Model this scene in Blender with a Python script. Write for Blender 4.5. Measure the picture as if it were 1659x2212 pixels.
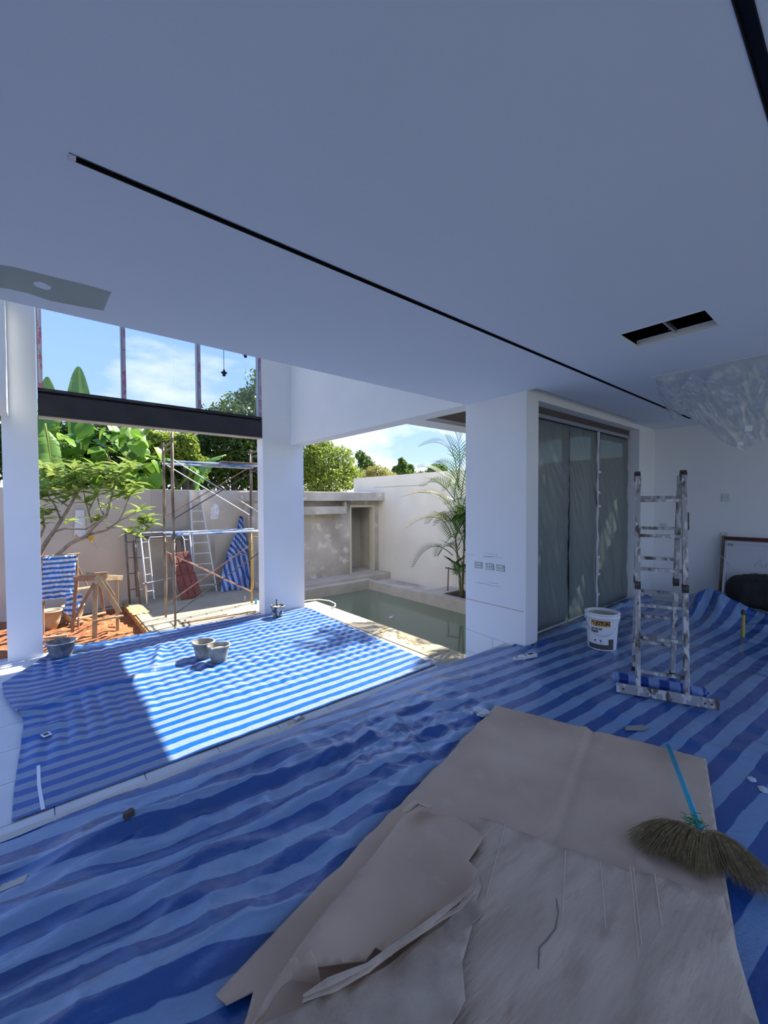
import bpy, bmesh, math, random
import numpy as np
from mathutils import Vector, Matrix, Quaternion

for o in list(bpy.data.objects): bpy.data.objects.remove(o, do_unlink=True)
scene = bpy.context.scene
C = scene.collection
R = math.radians
random.seed(7); rng = np.random.default_rng(7)

# ------------------------------------------------------------------ camera
IMG_W, IMG_H, FPX = 1659.0, 2212.0, 892.65
CAM = Vector((0.0, 0.0, 1.65))
YAW, PITCH, ROLL = R(39.726), R(-1.441), R(-0.272)
fwd = Vector((math.cos(PITCH)*math.sin(YAW), math.cos(PITCH)*math.cos(YAW), math.sin(PITCH)))
rgt = Vector((math.cos(YAW), -math.sin(YAW), 0.0)); upv = rgt.cross(fwd)
rgt = (rgt*math.cos(ROLL) + upv*math.sin(ROLL)).normalized(); upv = rgt.cross(fwd)
cam_d = bpy.data.cameras.new('camera'); cam = bpy.data.objects.new('camera', cam_d); C.objects.link(cam)
M = Matrix.Identity(4)
for i in range(3):
    M[i][0] = rgt[i]; M[i][1] = upv[i]; M[i][2] = -fwd[i]; M[i][3] = CAM[i]
cam.matrix_world = M
cam_d.sensor_fit = 'HORIZONTAL'; cam_d.sensor_width = 36.0; cam_d.lens = FPX/IMG_W*36.0
cam_d.clip_start = 0.02; cam_d.clip_end = 500
scene.camera = cam

# ------------------------------------------------------------------ sky
world = bpy.data.worlds.new('sky'); scene.world = world; world.use_nodes = True
wn, wl = world.node_tree.nodes, world.node_tree.links
wn.clear()
w_out = wn.new('ShaderNodeOutputWorld'); w_bg = wn.new('ShaderNodeBackground'); w_tc = wn.new('ShaderNodeTexCoord')
w_sep = wn.new('ShaderNodeSeparateXYZ'); wl.new(w_tc.outputs['Generated'], w_sep.inputs[0])
w_ramp = wn.new('ShaderNodeValToRGB'); wl.new(w_sep.outputs['Z'], w_ramp.inputs[0])
el = w_ramp.color_ramp.elements
el[0].position = 0.0; el[0].color = (0.56, 0.70, 1.00, 1); el[1].position = 1.0; el[1].color = (0.14, 0.32, 1.00, 1)
e = el.new(0.15); e.color = (0.36, 0.54, 1.00, 1)
e = el.new(0.45); e.color = (0.23, 0.42, 1.00, 1)
w_map = wn.new('ShaderNodeMapping'); w_map.inputs['Scale'].default_value = (1, 1, 2.6); w_map.inputs['Location'].default_value = (3.1, 1.7, 0.4)
wl.new(w_tc.outputs['Generated'], w_map.inputs[0])
w_n = wn.new('ShaderNodeTexNoise'); w_n.inputs['Scale'].default_value = 2.6; w_n.inputs['Detail'].default_value = 9; w_n.inputs['Roughness'].default_value = 0.55
wl.new(w_map.outputs[0], w_n.inputs['Vector'])
w_low = wn.new('ShaderNodeMapRange'); w_low.inputs['From Min'].default_value = 0.0; w_low.inputs['From Max'].default_value = 0.45
w_low.inputs['To Min'].default_value = 0.13; w_low.inputs['To Max'].default_value = -0.12
wl.new(w_sep.outputs['Z'], w_low.inputs['Value'])
w_add = wn.new('ShaderNodeMath'); w_add.operation = 'ADD'; wl.new(w_n.outputs['Fac'], w_add.inputs[0]); wl.new(w_low.outputs[0], w_add.inputs[1])
w_cr = wn.new('ShaderNodeValToRGB'); wl.new(w_add.outputs[0], w_cr.inputs[0])
w_cr.color_ramp.elements[0].position = 0.50; w_cr.color_ramp.elements[1].position = 0.66
w_mix = wn.new('ShaderNodeMixRGB'); wl.new(w_cr.outputs[0], w_mix.inputs[0]); wl.new(w_ramp.outputs[0], w_mix.inputs[1])
w_mix.inputs[2].default_value = (0.86, 0.88, 0.94, 1)
wl.new(w_mix.outputs[0], w_bg.inputs['Color']); w_bg.inputs['Strength'].default_value = 0.73
wl.new(w_bg.outputs[0], w_out.inputs['Surface'])

# ------------------------------------------------------------------ sun (over the right-hand garden wall, high)
SUN_EL = R(44.0)
sun_dir = Vector((-0.978*math.cos(SUN_EL), -0.207*math.cos(SUN_EL), -math.sin(SUN_EL)))
sd = bpy.data.lights.new('sun', 'SUN'); sun = bpy.data.objects.new('sun', sd); C.objects.link(sun)
sd.energy = 7.4; sd.angle = R(0.6); sd.color = (1.0, 0.94, 0.82)
sun.rotation_euler = sun_dir.to_track_quat('-Z', 'Y').to_euler(); sun.location = (14, 10, 14)

vs = scene.view_settings
scene.display_settings.display_device = 'sRGB'
vs.view_transform = 'Standard'; vs.look = 'None'; vs.gamma = 1.0; vs.use_curve_mapping = False
vs.exposure = 1.13

# ------------------------------------------------------------------ helpers
LOW = -0.66; CEIL = 2.86
def ray(px, py): return fwd*FPX + rgt*(px-IMG_W/2) - upv*(py-IMG_H/2)
def P(px, py, x=None, y=None, z=None):
    d = ray(px, py)
    if x is not None: t = (x-CAM.x)/d.x
    elif y is not None: t = (y-CAM.y)/d.y
    else: t = (z-CAM.z)/d.z
    return CAM + d*t
def PD(px, py, depth): return CAM + ray(px, py)*(depth/FPX)

_perm = np.random.default_rng(3).permutation(512)
_perm = np.concatenate([_perm, _perm, _perm])
_gr = np.random.default_rng(4).normal(size=(512, 2)); _gr /= np.linalg.norm(_gr, axis=1)[:, None]
def perlin(x, y):
    x = np.asarray(x, float); y = np.asarray(y, float)
    xi = np.floor(x).astype(int); yi = np.floor(y).astype(int); xf = x-xi; yf = y-yi
    u = xf*xf*xf*(xf*(xf*6-15)+10); v = yf*yf*yf*(yf*(yf*6-15)+10)
    def g(i, j):
        h = _perm[(_perm[(xi+i) & 511] + ((yi+j) & 511))] & 511
        return _gr[h, 0]*(xf-i) + _gr[h, 1]*(yf-j)
    a = g(0, 0)*(1-u) + g(1, 0)*u; b = g(0, 1)*(1-u) + g(1, 1)*u
    return (a*(1-v) + b*v)*1.4
def fbm(x, y, o=4, r=0.5):
    s = 0; a = 1
    for k in range(o):
        s = s + a*perlin(np.asarray(x)*2**k + 17.3*k, np.asarray(y)*2**k + 9.1*k); a *= r
    return s
def ridge(x, y): return (1-np.abs(perlin(x, y))*2.0)
def sstep(a, b, x):
    t = np.clip((np.asarray(x, float)-a)/(b-a), 0, 1); return t*t*(3-2*t)

class MB:
    def __init__(s): s.v = []; s.f = []; s.uv = None
    def box(s, lo, hi):
        x0, y0, z0 = lo; x1, y1, z1 = hi; n = len(s.v)
        s.v += [(x0,y0,z0),(x1,y0,z0),(x1,y1,z0),(x0,y1,z0),(x0,y0,z1),(x1,y0,z1),(x1,y1,z1),(x0,y1,z1)]
        s.f += [tuple(n+i for i in q) for q in ((0,3,2,1),(4,5,6,7),(0,1,5,4),(1,2,6,5),(2,3,7,6),(3,0,4,7))]
        return s
    def bar(s, p, q, w, h, up=(0,0,1)):
        p = Vector(p); q = Vector(q); a = (q-p).normalized(); up = Vector(up)
        if abs(a.dot(up)) > 0.98: up = Vector((0,1,0)) if abs(a.y) < .9 else Vector((1,0,0))
        sd_ = a.cross(up).normalized(); u2 = sd_.cross(a).normalized(); n = len(s.v)
        for c in (p, q):
            for (i, j) in ((-1,-1),(1,-1),(1,1),(-1,1)): s.v.append(tuple(c + sd_*(i*w/2) + u2*(j*h/2)))
        s.f += [tuple(n+i for i in f) for f in ((0,1,2,3),(7,6,5,4),(0,4,5,1),(1,5,6,2),(2,6,7,3),(3,7,4,0))]
        return s
    def tube(s, pts, r, n=8, cap=True):
        pts = [Vector(p) for p in pts]; m = len(pts)
        rs = r if isinstance(r, (list, tuple)) else [r]*m
        t0 = (pts[1]-pts[0]).normalized(); ref = Vector((0,0,1)) if abs(t0.z) < .9 else Vector((1,0,0))
        nrm = t0.cross(ref).normalized(); base = len(s.v)
        for i, p in enumerate(pts):
            t = (pts[min(i+1, m-1)] - pts[max(i-1, 0)])
            t = t.normalized() if t.length > 1e-9 else t0
            nrm = (nrm - t*nrm.dot(t)).normalized(); b = t.cross(nrm)
            for k in range(n):
                a = 2*math.pi*k/n; s.v.append(tuple(p + (nrm*math.cos(a) + b*math.sin(a))*rs[i]))
        for i in range(m-1):
            for k in range(n):
                k2 = (k+1) % n
                s.f.append((base+i*n+k, base+i*n+k2, base+(i+1)*n+k2, base+(i+1)*n+k))
        if cap:
            s.f.append(tuple(base+k for k in reversed(range(n)))); s.f.append(tuple(base+(m-1)*n+k for k in range(n)))
        return s
    def lathe(s, prof, c=(0,0,0), n=32, close=False):
        base = len(s.v); m = len(prof)
        for (r, z) in prof:
            for k in range(n):
                a = 2*math.pi*k/n; s.v.append((c[0]+r*math.cos(a), c[1]+r*math.sin(a), c[2]+z))
        for i in range(m-1):
            for k in range(n):
                k2 = (k+1) % n; s.f.append((base+i*n+k, base+i*n+k2, base+(i+1)*n+k2, base+(i+1)*n+k))
        if close:
            s.f.append(tuple(base+k for k in reversed(range(n)))); s.f.append(tuple(base+(m-1)*n+k for k in range(n)))
        return s
    def grid(s, X, Y, Z, UV=None):
        X, Y, Z = np.asarray(X), np.asarray(Y), np.asarray(Z); a, b = X.shape; base = len(s.v)
        s.v += list(map(tuple, np.stack([X, Y, Z], -1).reshape(-1, 3).tolist()))
        for i in range(a-1):
            o = base+i*b
            s.f += [(o+j, o+b+j, o+b+j+1, o+j+1) for j in range(b-1)]
        if UV is not None:
            if s.uv is None: s.uv = []
            s.uv += np.stack(UV, -1).reshape(-1, 2).tolist()
        return s
    def prism(s, poly, z0, z1):
        n = len(poly); b = len(s.v)
        s.v += [(x, y, z0) for x, y in poly] + [(x, y, z1) for x, y in poly]
        s.f.append(tuple(b+i for i in reversed(range(n)))); s.f.append(tuple(b+n+i for i in range(n)))
        for i in range(n):
            j = (i+1) % n; s.f.append((b+i, b+j, b+n+j, b+n+i))
        return s
    def mesh(s, name, smooth=False):
        me = bpy.data.meshes.new(name); me.from_pydata(s.v, [], s.f)
        if s.uv is not None:
            uvl = me.uv_layers.new(name='UVMap'); li = np.zeros(len(me.loops), np.int32); me.loops.foreach_get('vertex_index', li)
            arr = np.asarray(s.uv, np.float32)[li]; uvl.data.foreach_set('uv', arr.ravel())
        if smooth: me.polygons.foreach_set('use_smooth', [True]*len(me.polygons))
        me.update(); return me

def tag(o, label=None, cat=None, group=None, kind=None):
    if label: o['label'] = label
    if cat: o['category'] = cat
    if group: o['group'] = group
    if kind: o['kind'] = kind
    return o
def obj(name, m, mat=None, parent=None, smooth=False, solid=0, bevel=0, world_verts=False):
    me = m.mesh(name, smooth) if isinstance(m, MB) else m
    if world_verts and parent is not None:
        off = Vector(parent.location)
        me.transform(Matrix.Translation(-off))
    o = bpy.data.objects.new(name, me); C.objects.link(o)
    if mat is not None and len(me.materials) == 0: me.materials.append(mat)
    if parent is not None: o.parent = parent
    if bevel:
        b = o.modifiers.new('bevel', 'BEVEL'); b.width = bevel; b.segments = 2; b.limit_method = 'ANGLE'; b.angle_limit = R(40)
    if solid:
        sm = o.modifiers.new('solid', 'SOLIDIFY'); sm.thickness = solid; sm.offset = -1
    return o
def thing(name, label, cat, loc=(0,0,0), rz=0, group=None):
    o = bpy.data.objects.new(name, None); C.objects.link(o); o.empty_display_size = 0.1
    o.location = loc; o.rotation_euler = (0, 0, rz); tag(o, label, cat, group); return o
def W(name, m, mat, parent, **k): return obj(name, m, mat, parent, world_verts=True, **k)   # world-space mesh under an unrotated thing
def sub_(name, m, mat, part, root, **k):   # world-space sub-part: part sits at its thing's origin
    me = m.mesh(name) if isinstance(m, MB) else m
    me.transform(Matrix.Translation(-Vector(root.location))); return obj(name, me, mat, part, **k)
def struct(name, m, mat, label=None, **k):
    o = obj(name, m, mat, **k); tag(o, label, None, None, 'structure'); return o

# ------------------------------------------------------------------ materials
def mat(name, col, rough=0.6, col2=None, nscale=6, detail=4, lo=0.35, hi=0.65, bump=0, bscale=40, metal=0, spec=0.5, coord='Object', stretch=(1,1,1), col3=None, n3=20, lo3=.6, hi3=.7, bdist=0.01):
    m = bpy.data.materials.new(name); m.use_nodes = True; nt = m.node_tree; N, L_ = nt.nodes, nt.links
    b = N['Principled BSDF']; b.inputs['Base Color'].default_value = (*col, 1); b.inputs['Roughness'].default_value = rough
    b.inputs['Metallic'].default_value = metal; b.inputs['Specular IOR Level'].default_value = spec
    if col2 is not None or bump or col3 is not None:
        tc = N.new('ShaderNodeTexCoord'); mp = N.new('ShaderNodeMapping'); mp.inputs['Scale'].default_value = stretch
        L_.new(tc.outputs[coord], mp.inputs[0])
    last = None
    if col2 is not None:
        n = N.new('ShaderNodeTexNoise'); n.inputs['Scale'].default_value = nscale; n.inputs['Detail'].default_value = detail; L_.new(mp.outputs[0], n.inputs['Vector'])
        mr = N.new('ShaderNodeMapRange'); mr.inputs['From Min'].default_value = lo; mr.inputs['From Max'].default_value = hi; L_.new(n.outputs['Fac'], mr.inputs['Value'])
        mx = N.new('ShaderNodeMixRGB'); L_.new(mr.outputs[0], mx.inputs[0]); mx.inputs[1].default_value = (*col, 1); mx.inputs[2].default_value = (*col2, 1)
        last = mx
    if col3 is not None:
        n = N.new('ShaderNodeTexNoise'); n.inputs['Scale'].default_value = n3; n.inputs['Detail'].default_value = 5; L_.new(mp.outputs[0], n.inputs['Vector'])
        mr = N.new('ShaderNodeMapRange'); mr.inputs['From Min'].default_value = lo3; mr.inputs['From Max'].default_value = hi3; L_.new(n.outputs['Fac'], mr.inputs['Value'])
        mx = N.new('ShaderNodeMixRGB'); L_.new(mr.outputs[0], mx.inputs[0]); mx.inputs[2].default_value = (*col3, 1)
        if last: L_.new(last.outputs[0], mx.inputs[1])
        else: mx.inputs[1].default_value = (*col, 1)
        last = mx
    if last: L_.new(last.outputs[0], b.inputs['Base Color'])
    if bump:
        n = N.new('ShaderNodeTexNoise'); n.inputs['Scale'].default_value = bscale; n.inputs['Detail'].default_value = 5; L_.new(mp.outputs[0], n.inputs['Vector'])
        bp = N.new('ShaderNodeBump'); bp.inputs['Strength'].default_value = bump; bp.inputs['Distance'].default_value = bdist; L_.new(n.outputs['Fac'], bp.inputs['Height']); L_.new(bp.outputs[0], b.inputs['Normal'])
    return m
def leaf_mat(name, c1, c2, trans=0.35, rough=0.45, nscale=1.5, rnd=True):
    m = bpy.data.materials.new(name); m.use_nodes = True; nt = m.node_tree; N, L_ = nt.nodes, nt.links
    b = N['Principled BSDF']; b.inputs['Roughness'].default_value = rough; b.inputs['Specular IOR Level'].default_value = .22
    tc = N.new('ShaderNodeTexCoord'); n = N.new('ShaderNodeTexNoise'); n.inputs['Scale'].default_value = nscale; n.inputs['Detail'].default_value = 6
    L_.new(tc.outputs['Object'], n.inputs['Vector'])
    mr = N.new('ShaderNodeMapRange'); mr.inputs['From Min'].default_value = .3; mr.inputs['From Max'].default_value = .7; L_.new(n.outputs['Fac'], mr.inputs['Value'])
    mx = N.new('ShaderNodeMixRGB'); mx.inputs[1].default_value = (*c1, 1); mx.inputs[2].default_value = (*c2, 1)
    if rnd:
        oi = N.new('ShaderNodeObjectInfo'); ad = N.new('ShaderNodeMath'); ad.operation = 'MULTIPLY_ADD'; L_.new(oi.outputs['Random'], ad.inputs[0]); ad.inputs[1].default_value = .8
        sc = N.new('ShaderNodeMath'); sc.operation = 'MULTIPLY_ADD'; L_.new(mr.outputs[0], sc.inputs[0]); sc.inputs[1].default_value = .6; sc.inputs[2].default_value = -.2
        L_.new(sc.outputs[0], ad.inputs[2]); L_.new(ad.outputs[0], mx.inputs[0])
    else: L_.new(mr.outputs[0], mx.inputs[0])
    L_.new(mx.outputs[0], b.inputs['Base Color'])
    tr = N.new('ShaderNodeBsdfTranslucent'); L_.new(mx.outputs[0], tr.inputs['Color'])
    ms = N.new('ShaderNodeMixShader'); ms.inputs[0].default_value = trans; L_.new(b.outputs[0], ms.inputs[1]); L_.new(tr.outputs[0], ms.inputs[2])
    L_.new(ms.outputs[0], N['Material Output'].inputs['Surface']); return m
def tarp_mat(name, period, phase, light, dark, weave=True, wob=0.006, trans=0.06, rough=.34, bstr=.35, coat=0):
    """blue and white woven stripes, striped on UV.y in metres"""
    m = bpy.data.materials.new(name); m.use_nodes = True; nt = m.node_tree; N, L_ = nt.nodes, nt.links
    b = N['Principled BSDF']; b.inputs['Roughness'].default_value = rough; b.inputs['Specular IOR Level'].default_value = .6; b.inputs['Coat Weight'].default_value = coat; b.inputs['Coat Roughness'].default_value = .16
    uv = N.new('ShaderNodeUVMap'); uv.uv_map = 'UVMap'; sp = N.new('ShaderNodeSeparateXYZ'); L_.new(uv.outputs[0], sp.inputs[0])
    nz = N.new('ShaderNodeTexNoise'); nz.inputs['Scale'].default_value = 5; nz.inputs['Detail'].default_value = 3; L_.new(uv.outputs[0], nz.inputs['Vector'])
    wb = N.new('ShaderNodeMath'); wb.operation = 'MULTIPLY_ADD'; L_.new(nz.outputs['Fac'], wb.inputs[0]); wb.inputs[1].default_value = wob*4; L_.new(sp.outputs['Y'], wb.inputs[2])
    a = N.new('ShaderNodeMath'); a.operation = 'MULTIPLY_ADD'; L_.new(wb.outputs[0], a.inputs[0]); a.inputs[1].default_value = 1/period; a.inputs[2].default_value = -phase/period - 2*wob/period + 50.25
    f = N.new('ShaderNodeMath'); f.operation = 'FRACT'; L_.new(a.outputs[0], f.inputs[0])
    cr = N.new('ShaderNodeValToRGB'); cr.color_ramp.interpolation = 'LINEAR'; ce = cr.color_ramp.elements
    ce[0].position = 0; ce[0].color = (1,1,1,1); ce[1].position = 1; ce[1].color = (0,0,0,1)
    for pos, val in ((.485, 1), (.515, 0), (.985, 0)):
        q = ce.new(pos); q.color = (val, val, val, 1)
    ce[-1].color = (1,1,1,1)
    L_.new(f.outputs[0], cr.inputs[0])
    n2 = N.new('ShaderNodeTexNoise'); n2.inputs['Scale'].default_value = 1.3; n2.inputs['Detail'].default_value = 5; L_.new(uv.outputs[0], n2.inputs['Vector'])
    mxd = N.new('ShaderNodeMixRGB'); L_.new(n2.outputs['Fac'], mxd.inputs[0]); mxd.inputs[1].default_value = (*[c*.8 for c in dark], 1); mxd.inputs[2].default_value = (*[c*1.2 for c in dark], 1)
    mx = N.new('ShaderNodeMixRGB'); L_.new(cr.outputs[0], mx.inputs[0]); L_.new(mxd.outputs[0], mx.inputs[1]); mx.inputs[2].default_value = (*light, 1)
    L_.new(mx.outputs[0], b.inputs['Base Color'])
    # woven relief and crinkles
    wv = N.new('ShaderNodeTexNoise'); wv.inputs['Scale'].default_value = 26; wv.inputs['Detail'].default_value = 6; wv.inputs['Roughness'].default_value = .65; L_.new(uv.outputs[0], wv.inputs['Vector'])
    bp = N.new('ShaderNodeBump'); bp.inputs['Strength'].default_value = bstr; bp.inputs['Distance'].default_value = .012; L_.new(wv.outputs['Fac'], bp.inputs['Height'])
    L_.new(bp.outputs[0], b.inputs['Normal'])
    tr = N.new('ShaderNodeBsdfTranslucent'); L_.new(mx.outputs[0], tr.inputs['Color'])
    ms = N.new('ShaderNodeMixShader'); ms.inputs[0].default_value = trans; L_.new(b.outputs[0], ms.inputs[1]); L_.new(tr.outputs[0], ms.inputs[2])
    L_.new(ms.outputs[0], N['Material Output'].inputs['Surface']); return m
def film_mat(name, clear=.45, tint=(.8,.82,.82), gloss=.25, rough=.25):
    m = bpy.data.materials.new(name); m.use_nodes = True; nt = m.node_tree; N, L_ = nt.nodes, nt.links; N.remove(N['Principled BSDF'])
    tp = N.new('ShaderNodeBsdfTransparent'); tp.inputs[0].default_value = (*tint, 1)
    tl = N.new('ShaderNodeBsdfTranslucent'); tl.inputs[0].default_value = (*tint, 1)
    df = N.new('ShaderNodeBsdfDiffuse'); df.inputs[0].default_value = (*tint, 1)
    gl = N.new('ShaderNodeBsdfGlossy'); gl.inputs['Roughness'].default_value = rough
    tc = N.new('ShaderNodeTexCoord'); nz = N.new('ShaderNodeTexNoise'); nz.inputs['Scale'].default_value = 9; nz.inputs['Detail'].default_value = 6; L_.new(tc.outputs['Object'], nz.inputs['Vector'])
    bp = N.new('ShaderNodeBump'); bp.inputs['Strength'].default_value = .5; bp.inputs['Distance'].default_value = .03; L_.new(nz.outputs['Fac'], bp.inputs['Height']); L_.new(bp.outputs[0], gl.inputs['Normal'])
    a = N.new('ShaderNodeMixShader'); a.inputs[0].default_value = .5; L_.new(df.outputs[0], a.inputs[1]); L_.new(tl.outputs[0], a.inputs[2])
    b_ = N.new('ShaderNodeMixShader'); b_.inputs[0].default_value = clear; L_.new(a.outputs[0], b_.inputs[1]); L_.new(tp.outputs[0], b_.inputs[2])
    c_ = N.new('ShaderNodeMixShader'); c_.inputs[0].default_value = gloss; L_.new(b_.outputs[0], c_.inputs[1]); L_.new(gl.outputs[0], c_.inputs[2])
    L_.new(c_.outputs[0], N['Material Output'].inputs['Surface']); return m
def glass_mat(name, tint=(.95,.97,.96), fac=.06):
    m = bpy.data.materials.new(name); m.use_nodes = True; nt = m.node_tree; N, L_ = nt.nodes, nt.links; N.remove(N['Principled BSDF'])
    tp = N.new('ShaderNodeBsdfTransparent'); tp.inputs[0].default_value = (*tint, 1); gl = N.new('ShaderNodeBsdfGlossy'); gl.inputs['Roughness'].default_value = .02
    a = N.new('ShaderNodeMixShader'); a.inputs[0].default_value = fac; L_.new(tp.outputs[0], a.inputs[1]); L_.new(gl.outputs[0], a.inputs[2])
    L_.new(a.outputs[0], N['Material Output'].inputs['Surface']); return m

M_WHITE = mat('white_paint', (.90,.91,.92), .62, col2=(.87,.88,.90), nscale=1.6, bump=.08, bscale=60)
M_CEIL = mat('ceiling_paint', (.80,.85,.93), .8, col2=(.78,.83,.91), nscale=.8)
M_TILE = mat('floor_tile', (.62,.61,.58), .35, col2=(.56,.55,.53), nscale=2.5, spec=.4)
M_GROUT = mat('grout', (.40,.39,.37), .9)
M_BLACK = mat('black_metal', (.012,.012,.014), .45)
M_STEEL = mat('black_steel_beam', (.022,.022,.030), .55, col2=(.035,.034,.04), nscale=3)
M_DARK = mat('plenum_shade', (.01,.01,.01), .9)  # near black stands in for the shade inside the ceiling void
M_FENCE = mat('fence_render', (.62,.555,.45), .85, col2=(.53,.475,.385), nscale=1.1, bump=.1, bscale=30, col3=(.66,.60,.50), n3=2.2, lo3=.58, hi3=.75)
M_CONC = mat('raw_concrete', (.60,.535,.44), .9, col2=(.38,.34,.27), nscale=1.4, detail=8, bump=.25, bscale=25, col3=(.74,.68,.57), n3=3.5, lo3=.56, hi3=.72)
M_RWALL = mat('pool_wall_render', (.76,.705,.585), .85, col2=(.70,.645,.535), nscale=1.2, bump=.08, bscale=30)
M_CONC_L = mat('pale_concrete', (.54,.48,.39), .85, col2=(.43,.38,.31), nscale=2.2, detail=7, bump=.2, bscale=30)
M_SLAB = mat('slab_concrete', (.46,.39,.26), .9, col2=(.38,.32,.21), nscale=2.0, detail=8, bump=.25, bscale=40)
M_SOILFACE = mat('soil_stained_concrete', (.50,.26,.09), .9, col2=(.40,.20,.07), nscale=5)
M_DIRT = mat('red_dirt', (.36,.13,.045), .95, col2=(.24,.085,.03), nscale=3, detail=8, bump=.6, bscale=18, col3=(.46,.22,.11), n3=9, lo3=.58, hi3=.7, bdist=.03)
M_GRASS = mat('far_ground', (.10,.14,.05), .95, col2=(.16,.13,.06), nscale=.3)
M_GLASS = glass_mat('window_glass')
M_ALU = mat('aluminium', (.55,.56,.58), .35, metal=.9)
M_TAPE = mat('printed_tape', (.52,.46,.55), .5, col2=(.50,.18,.28), nscale=14, detail=2, lo=.52, hi=.58, stretch=(1,1,.5), col3=(.25,.2,.35), n3=26, lo3=.6, hi3=.66)
M_WOODBR = mat('brown_soffit', (.09,.06,.05), .6, col2=(.06,.04,.035), nscale=4)
M_SOIL = mat('dark_soil', (.05,.03,.02), .95, bump=.6, bscale=25, bdist=.03)
# ================================================================== THE BUILDING
M_YARD = mat('yard', (.10,.12,.05), .95, col2=(.14,.12,.06), nscale=.5)
XP = 4.13; XP2 = 4.42; YB = 8.06; YB2 = 8.34; YC = 3.36; YD = 2.51; TOP = 6.2; XW = 8.15; XL = -1.4; YN = -2.2
STEP = 2.77

# floors: raised living-room floor, and the lower tiled floor one step down
struct('floor', MB().box((XL, YN, -0.95), (XW, STEP, 0.0)), M_TILE, 'raised white living room floor')
lowf = struct('floor', MB().box((XL, STEP, -0.95), (XP2, YB2, LOW-0.012)), M_GROUT, 'lower tiled floor one step below the living room')
ts = 0.6; gap = 0.007
tile_me = MB().box((0, 0, 0), (ts-gap, ts-gap, 0.0118)).mesh('tile'); tile_me.materials.append(M_TILE)
for i in range(9):
    for j in range(9):
        t = bpy.data.objects.new('tile', tile_me); C.objects.link(t); t.parent = lowf
        t.location = (-1.16+i*ts, STEP+.005+j*ts if j < 9 else 0, LOW-0.0119)
        if t.location.x+ts > XP2 or t.location.y+ts > YB2: bpy.data.objects.remove(t)

# ceiling board with real slots, hatch and curtain pocket, over a dark plenum
def slab(x0, x1, y0, y1, z0, z1, holes):
    xs = sorted({x0, x1, *[h[0] for h in holes], *[h[1] for h in holes]}); ys = sorted({y0, y1, *[h[2] for h in holes], *[h[3] for h in holes]})
    m = MB()
    def solid(i, j):
        if i < 0 or j < 0 or i >= len(xs)-1 or j >= len(ys)-1: return False
        cx, cy = (xs[i]+xs[i+1])/2, (ys[j]+ys[j+1])/2
        return not any(h[0] < cx < h[1] and h[2] < cy < h[3] for h in holes)
    for i in range(len(xs)-1):
        for j in range(len(ys)-1):
            if not solid(i, j): continue
            a, b, c, d = xs[i], xs[i+1], ys[j], ys[j+1]; n = len(m.v)
            m.v += [(a,c,z0),(b,c,z0),(b,d,z0),(a,d,z0),(a,c,z1),(b,c,z1),(b,d,z1),(a,d,z1)]
            m.f += [(n,n+3,n+2,n+1),(n+4,n+5,n+6,n+7)]
            if not solid(i, j-1): m.f.append((n,n+1,n+5,n+4))
            if not solid(i+1, j): m.f.append((n+1,n+2,n+6,n+5))
            if not solid(i, j+1): m.f.append((n+2,n+3,n+7,n+6))
            if not solid(i-1, j): m.f.append((n+3,n,n+4,n+7))
    return m
SL1 = (0.10, 7.47, 1.812, 1.846); SL2 = (0.2, 7.2, 0.216, 0.252)
HAT = (3.27, 3.65, 0.74, 1.255); POCK = (XP, 7.06, 2.39, YD)
NOTCH = (XP, XW, YD, YC)
struct('ceiling', slab(XL, XW, YN, YC, CEIL, CEIL+.02, [SL1, SL2, HAT, POCK, NOTCH]), M_CEIL, 'smooth white gypsum ceiling')
struct('ceiling', MB().box((XL, YN, 3.3), (XW, YC, 3.5)), M_DARK, 'concrete slab over the ceiling void coloured black as shade')
for sl, lab in ((SL1, 'long thin black recessed light channel running along the ceiling to the far wall'), (SL2, 'short visible end of black recessed light channel above the cardboard side of the ceiling')):
    x0, x1, y0, y1 = sl
    t = thing('light_channel', lab, 'light channel', (x0, (y0+y1)/2, CEIL))
    W('channel_back', MB().box((x0, y0, CEIL+.03), (x1, y1, CEIL+.034)), M_BLACK, t)
    W('channel_side', MB().box((x0, y0, CEIL-.002), (x1, y0+.003, CEIL+.03)), M_BLACK, t)
    W('channel_side', MB().box((x0, y1-.003, CEIL-.002), (x1, y1, CEIL+.03)), M_BLACK, t)
    W('end_cap', MB().box((x0, y0, CEIL-.003), (x0+.02, y1, CEIL+.03)), M_ALU, t)
x0, x1, y0, y1 = HAT
t = thing('ceiling_hatch', 'open rectangular hatch cut in ceiling with one metal crossbar', 'hatch', (x0, y0, CEIL))
mf = MB()
mf.box((x0-.006, y0, CEIL-.003), (x0+.006, y1, CEIL+.05)); W('frame_edge', mf, M_WHITE, t)
W('frame_edge', MB().box((x1-.006, y0, CEIL-.003), (x1+.006, y1, CEIL+.05)), M_WHITE, t)
W('crossbar', MB().box((x0, .985, CEIL+.03), (x1, 1.0, CEIL+.06)), M_ALU, t)
W('screw', MB().box((3.5, .99, CEIL+.015), (3.51, 1.0, CEIL+.03)), M_ALU, t)
# curtain pocket box
struct('trim_1', MB().box((XP, 2.37, CEIL+.16), (7.08, YD, CEIL+.18)).box((XP, 2.37, CEIL+.02), (7.08, 2.385, CEIL+.16)).box((7.06, 2.385, CEIL+.02), (7.08, YD, CEIL+.16)), M_WHITE, 'curtain pocket recess over the wrapped doors')
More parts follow.
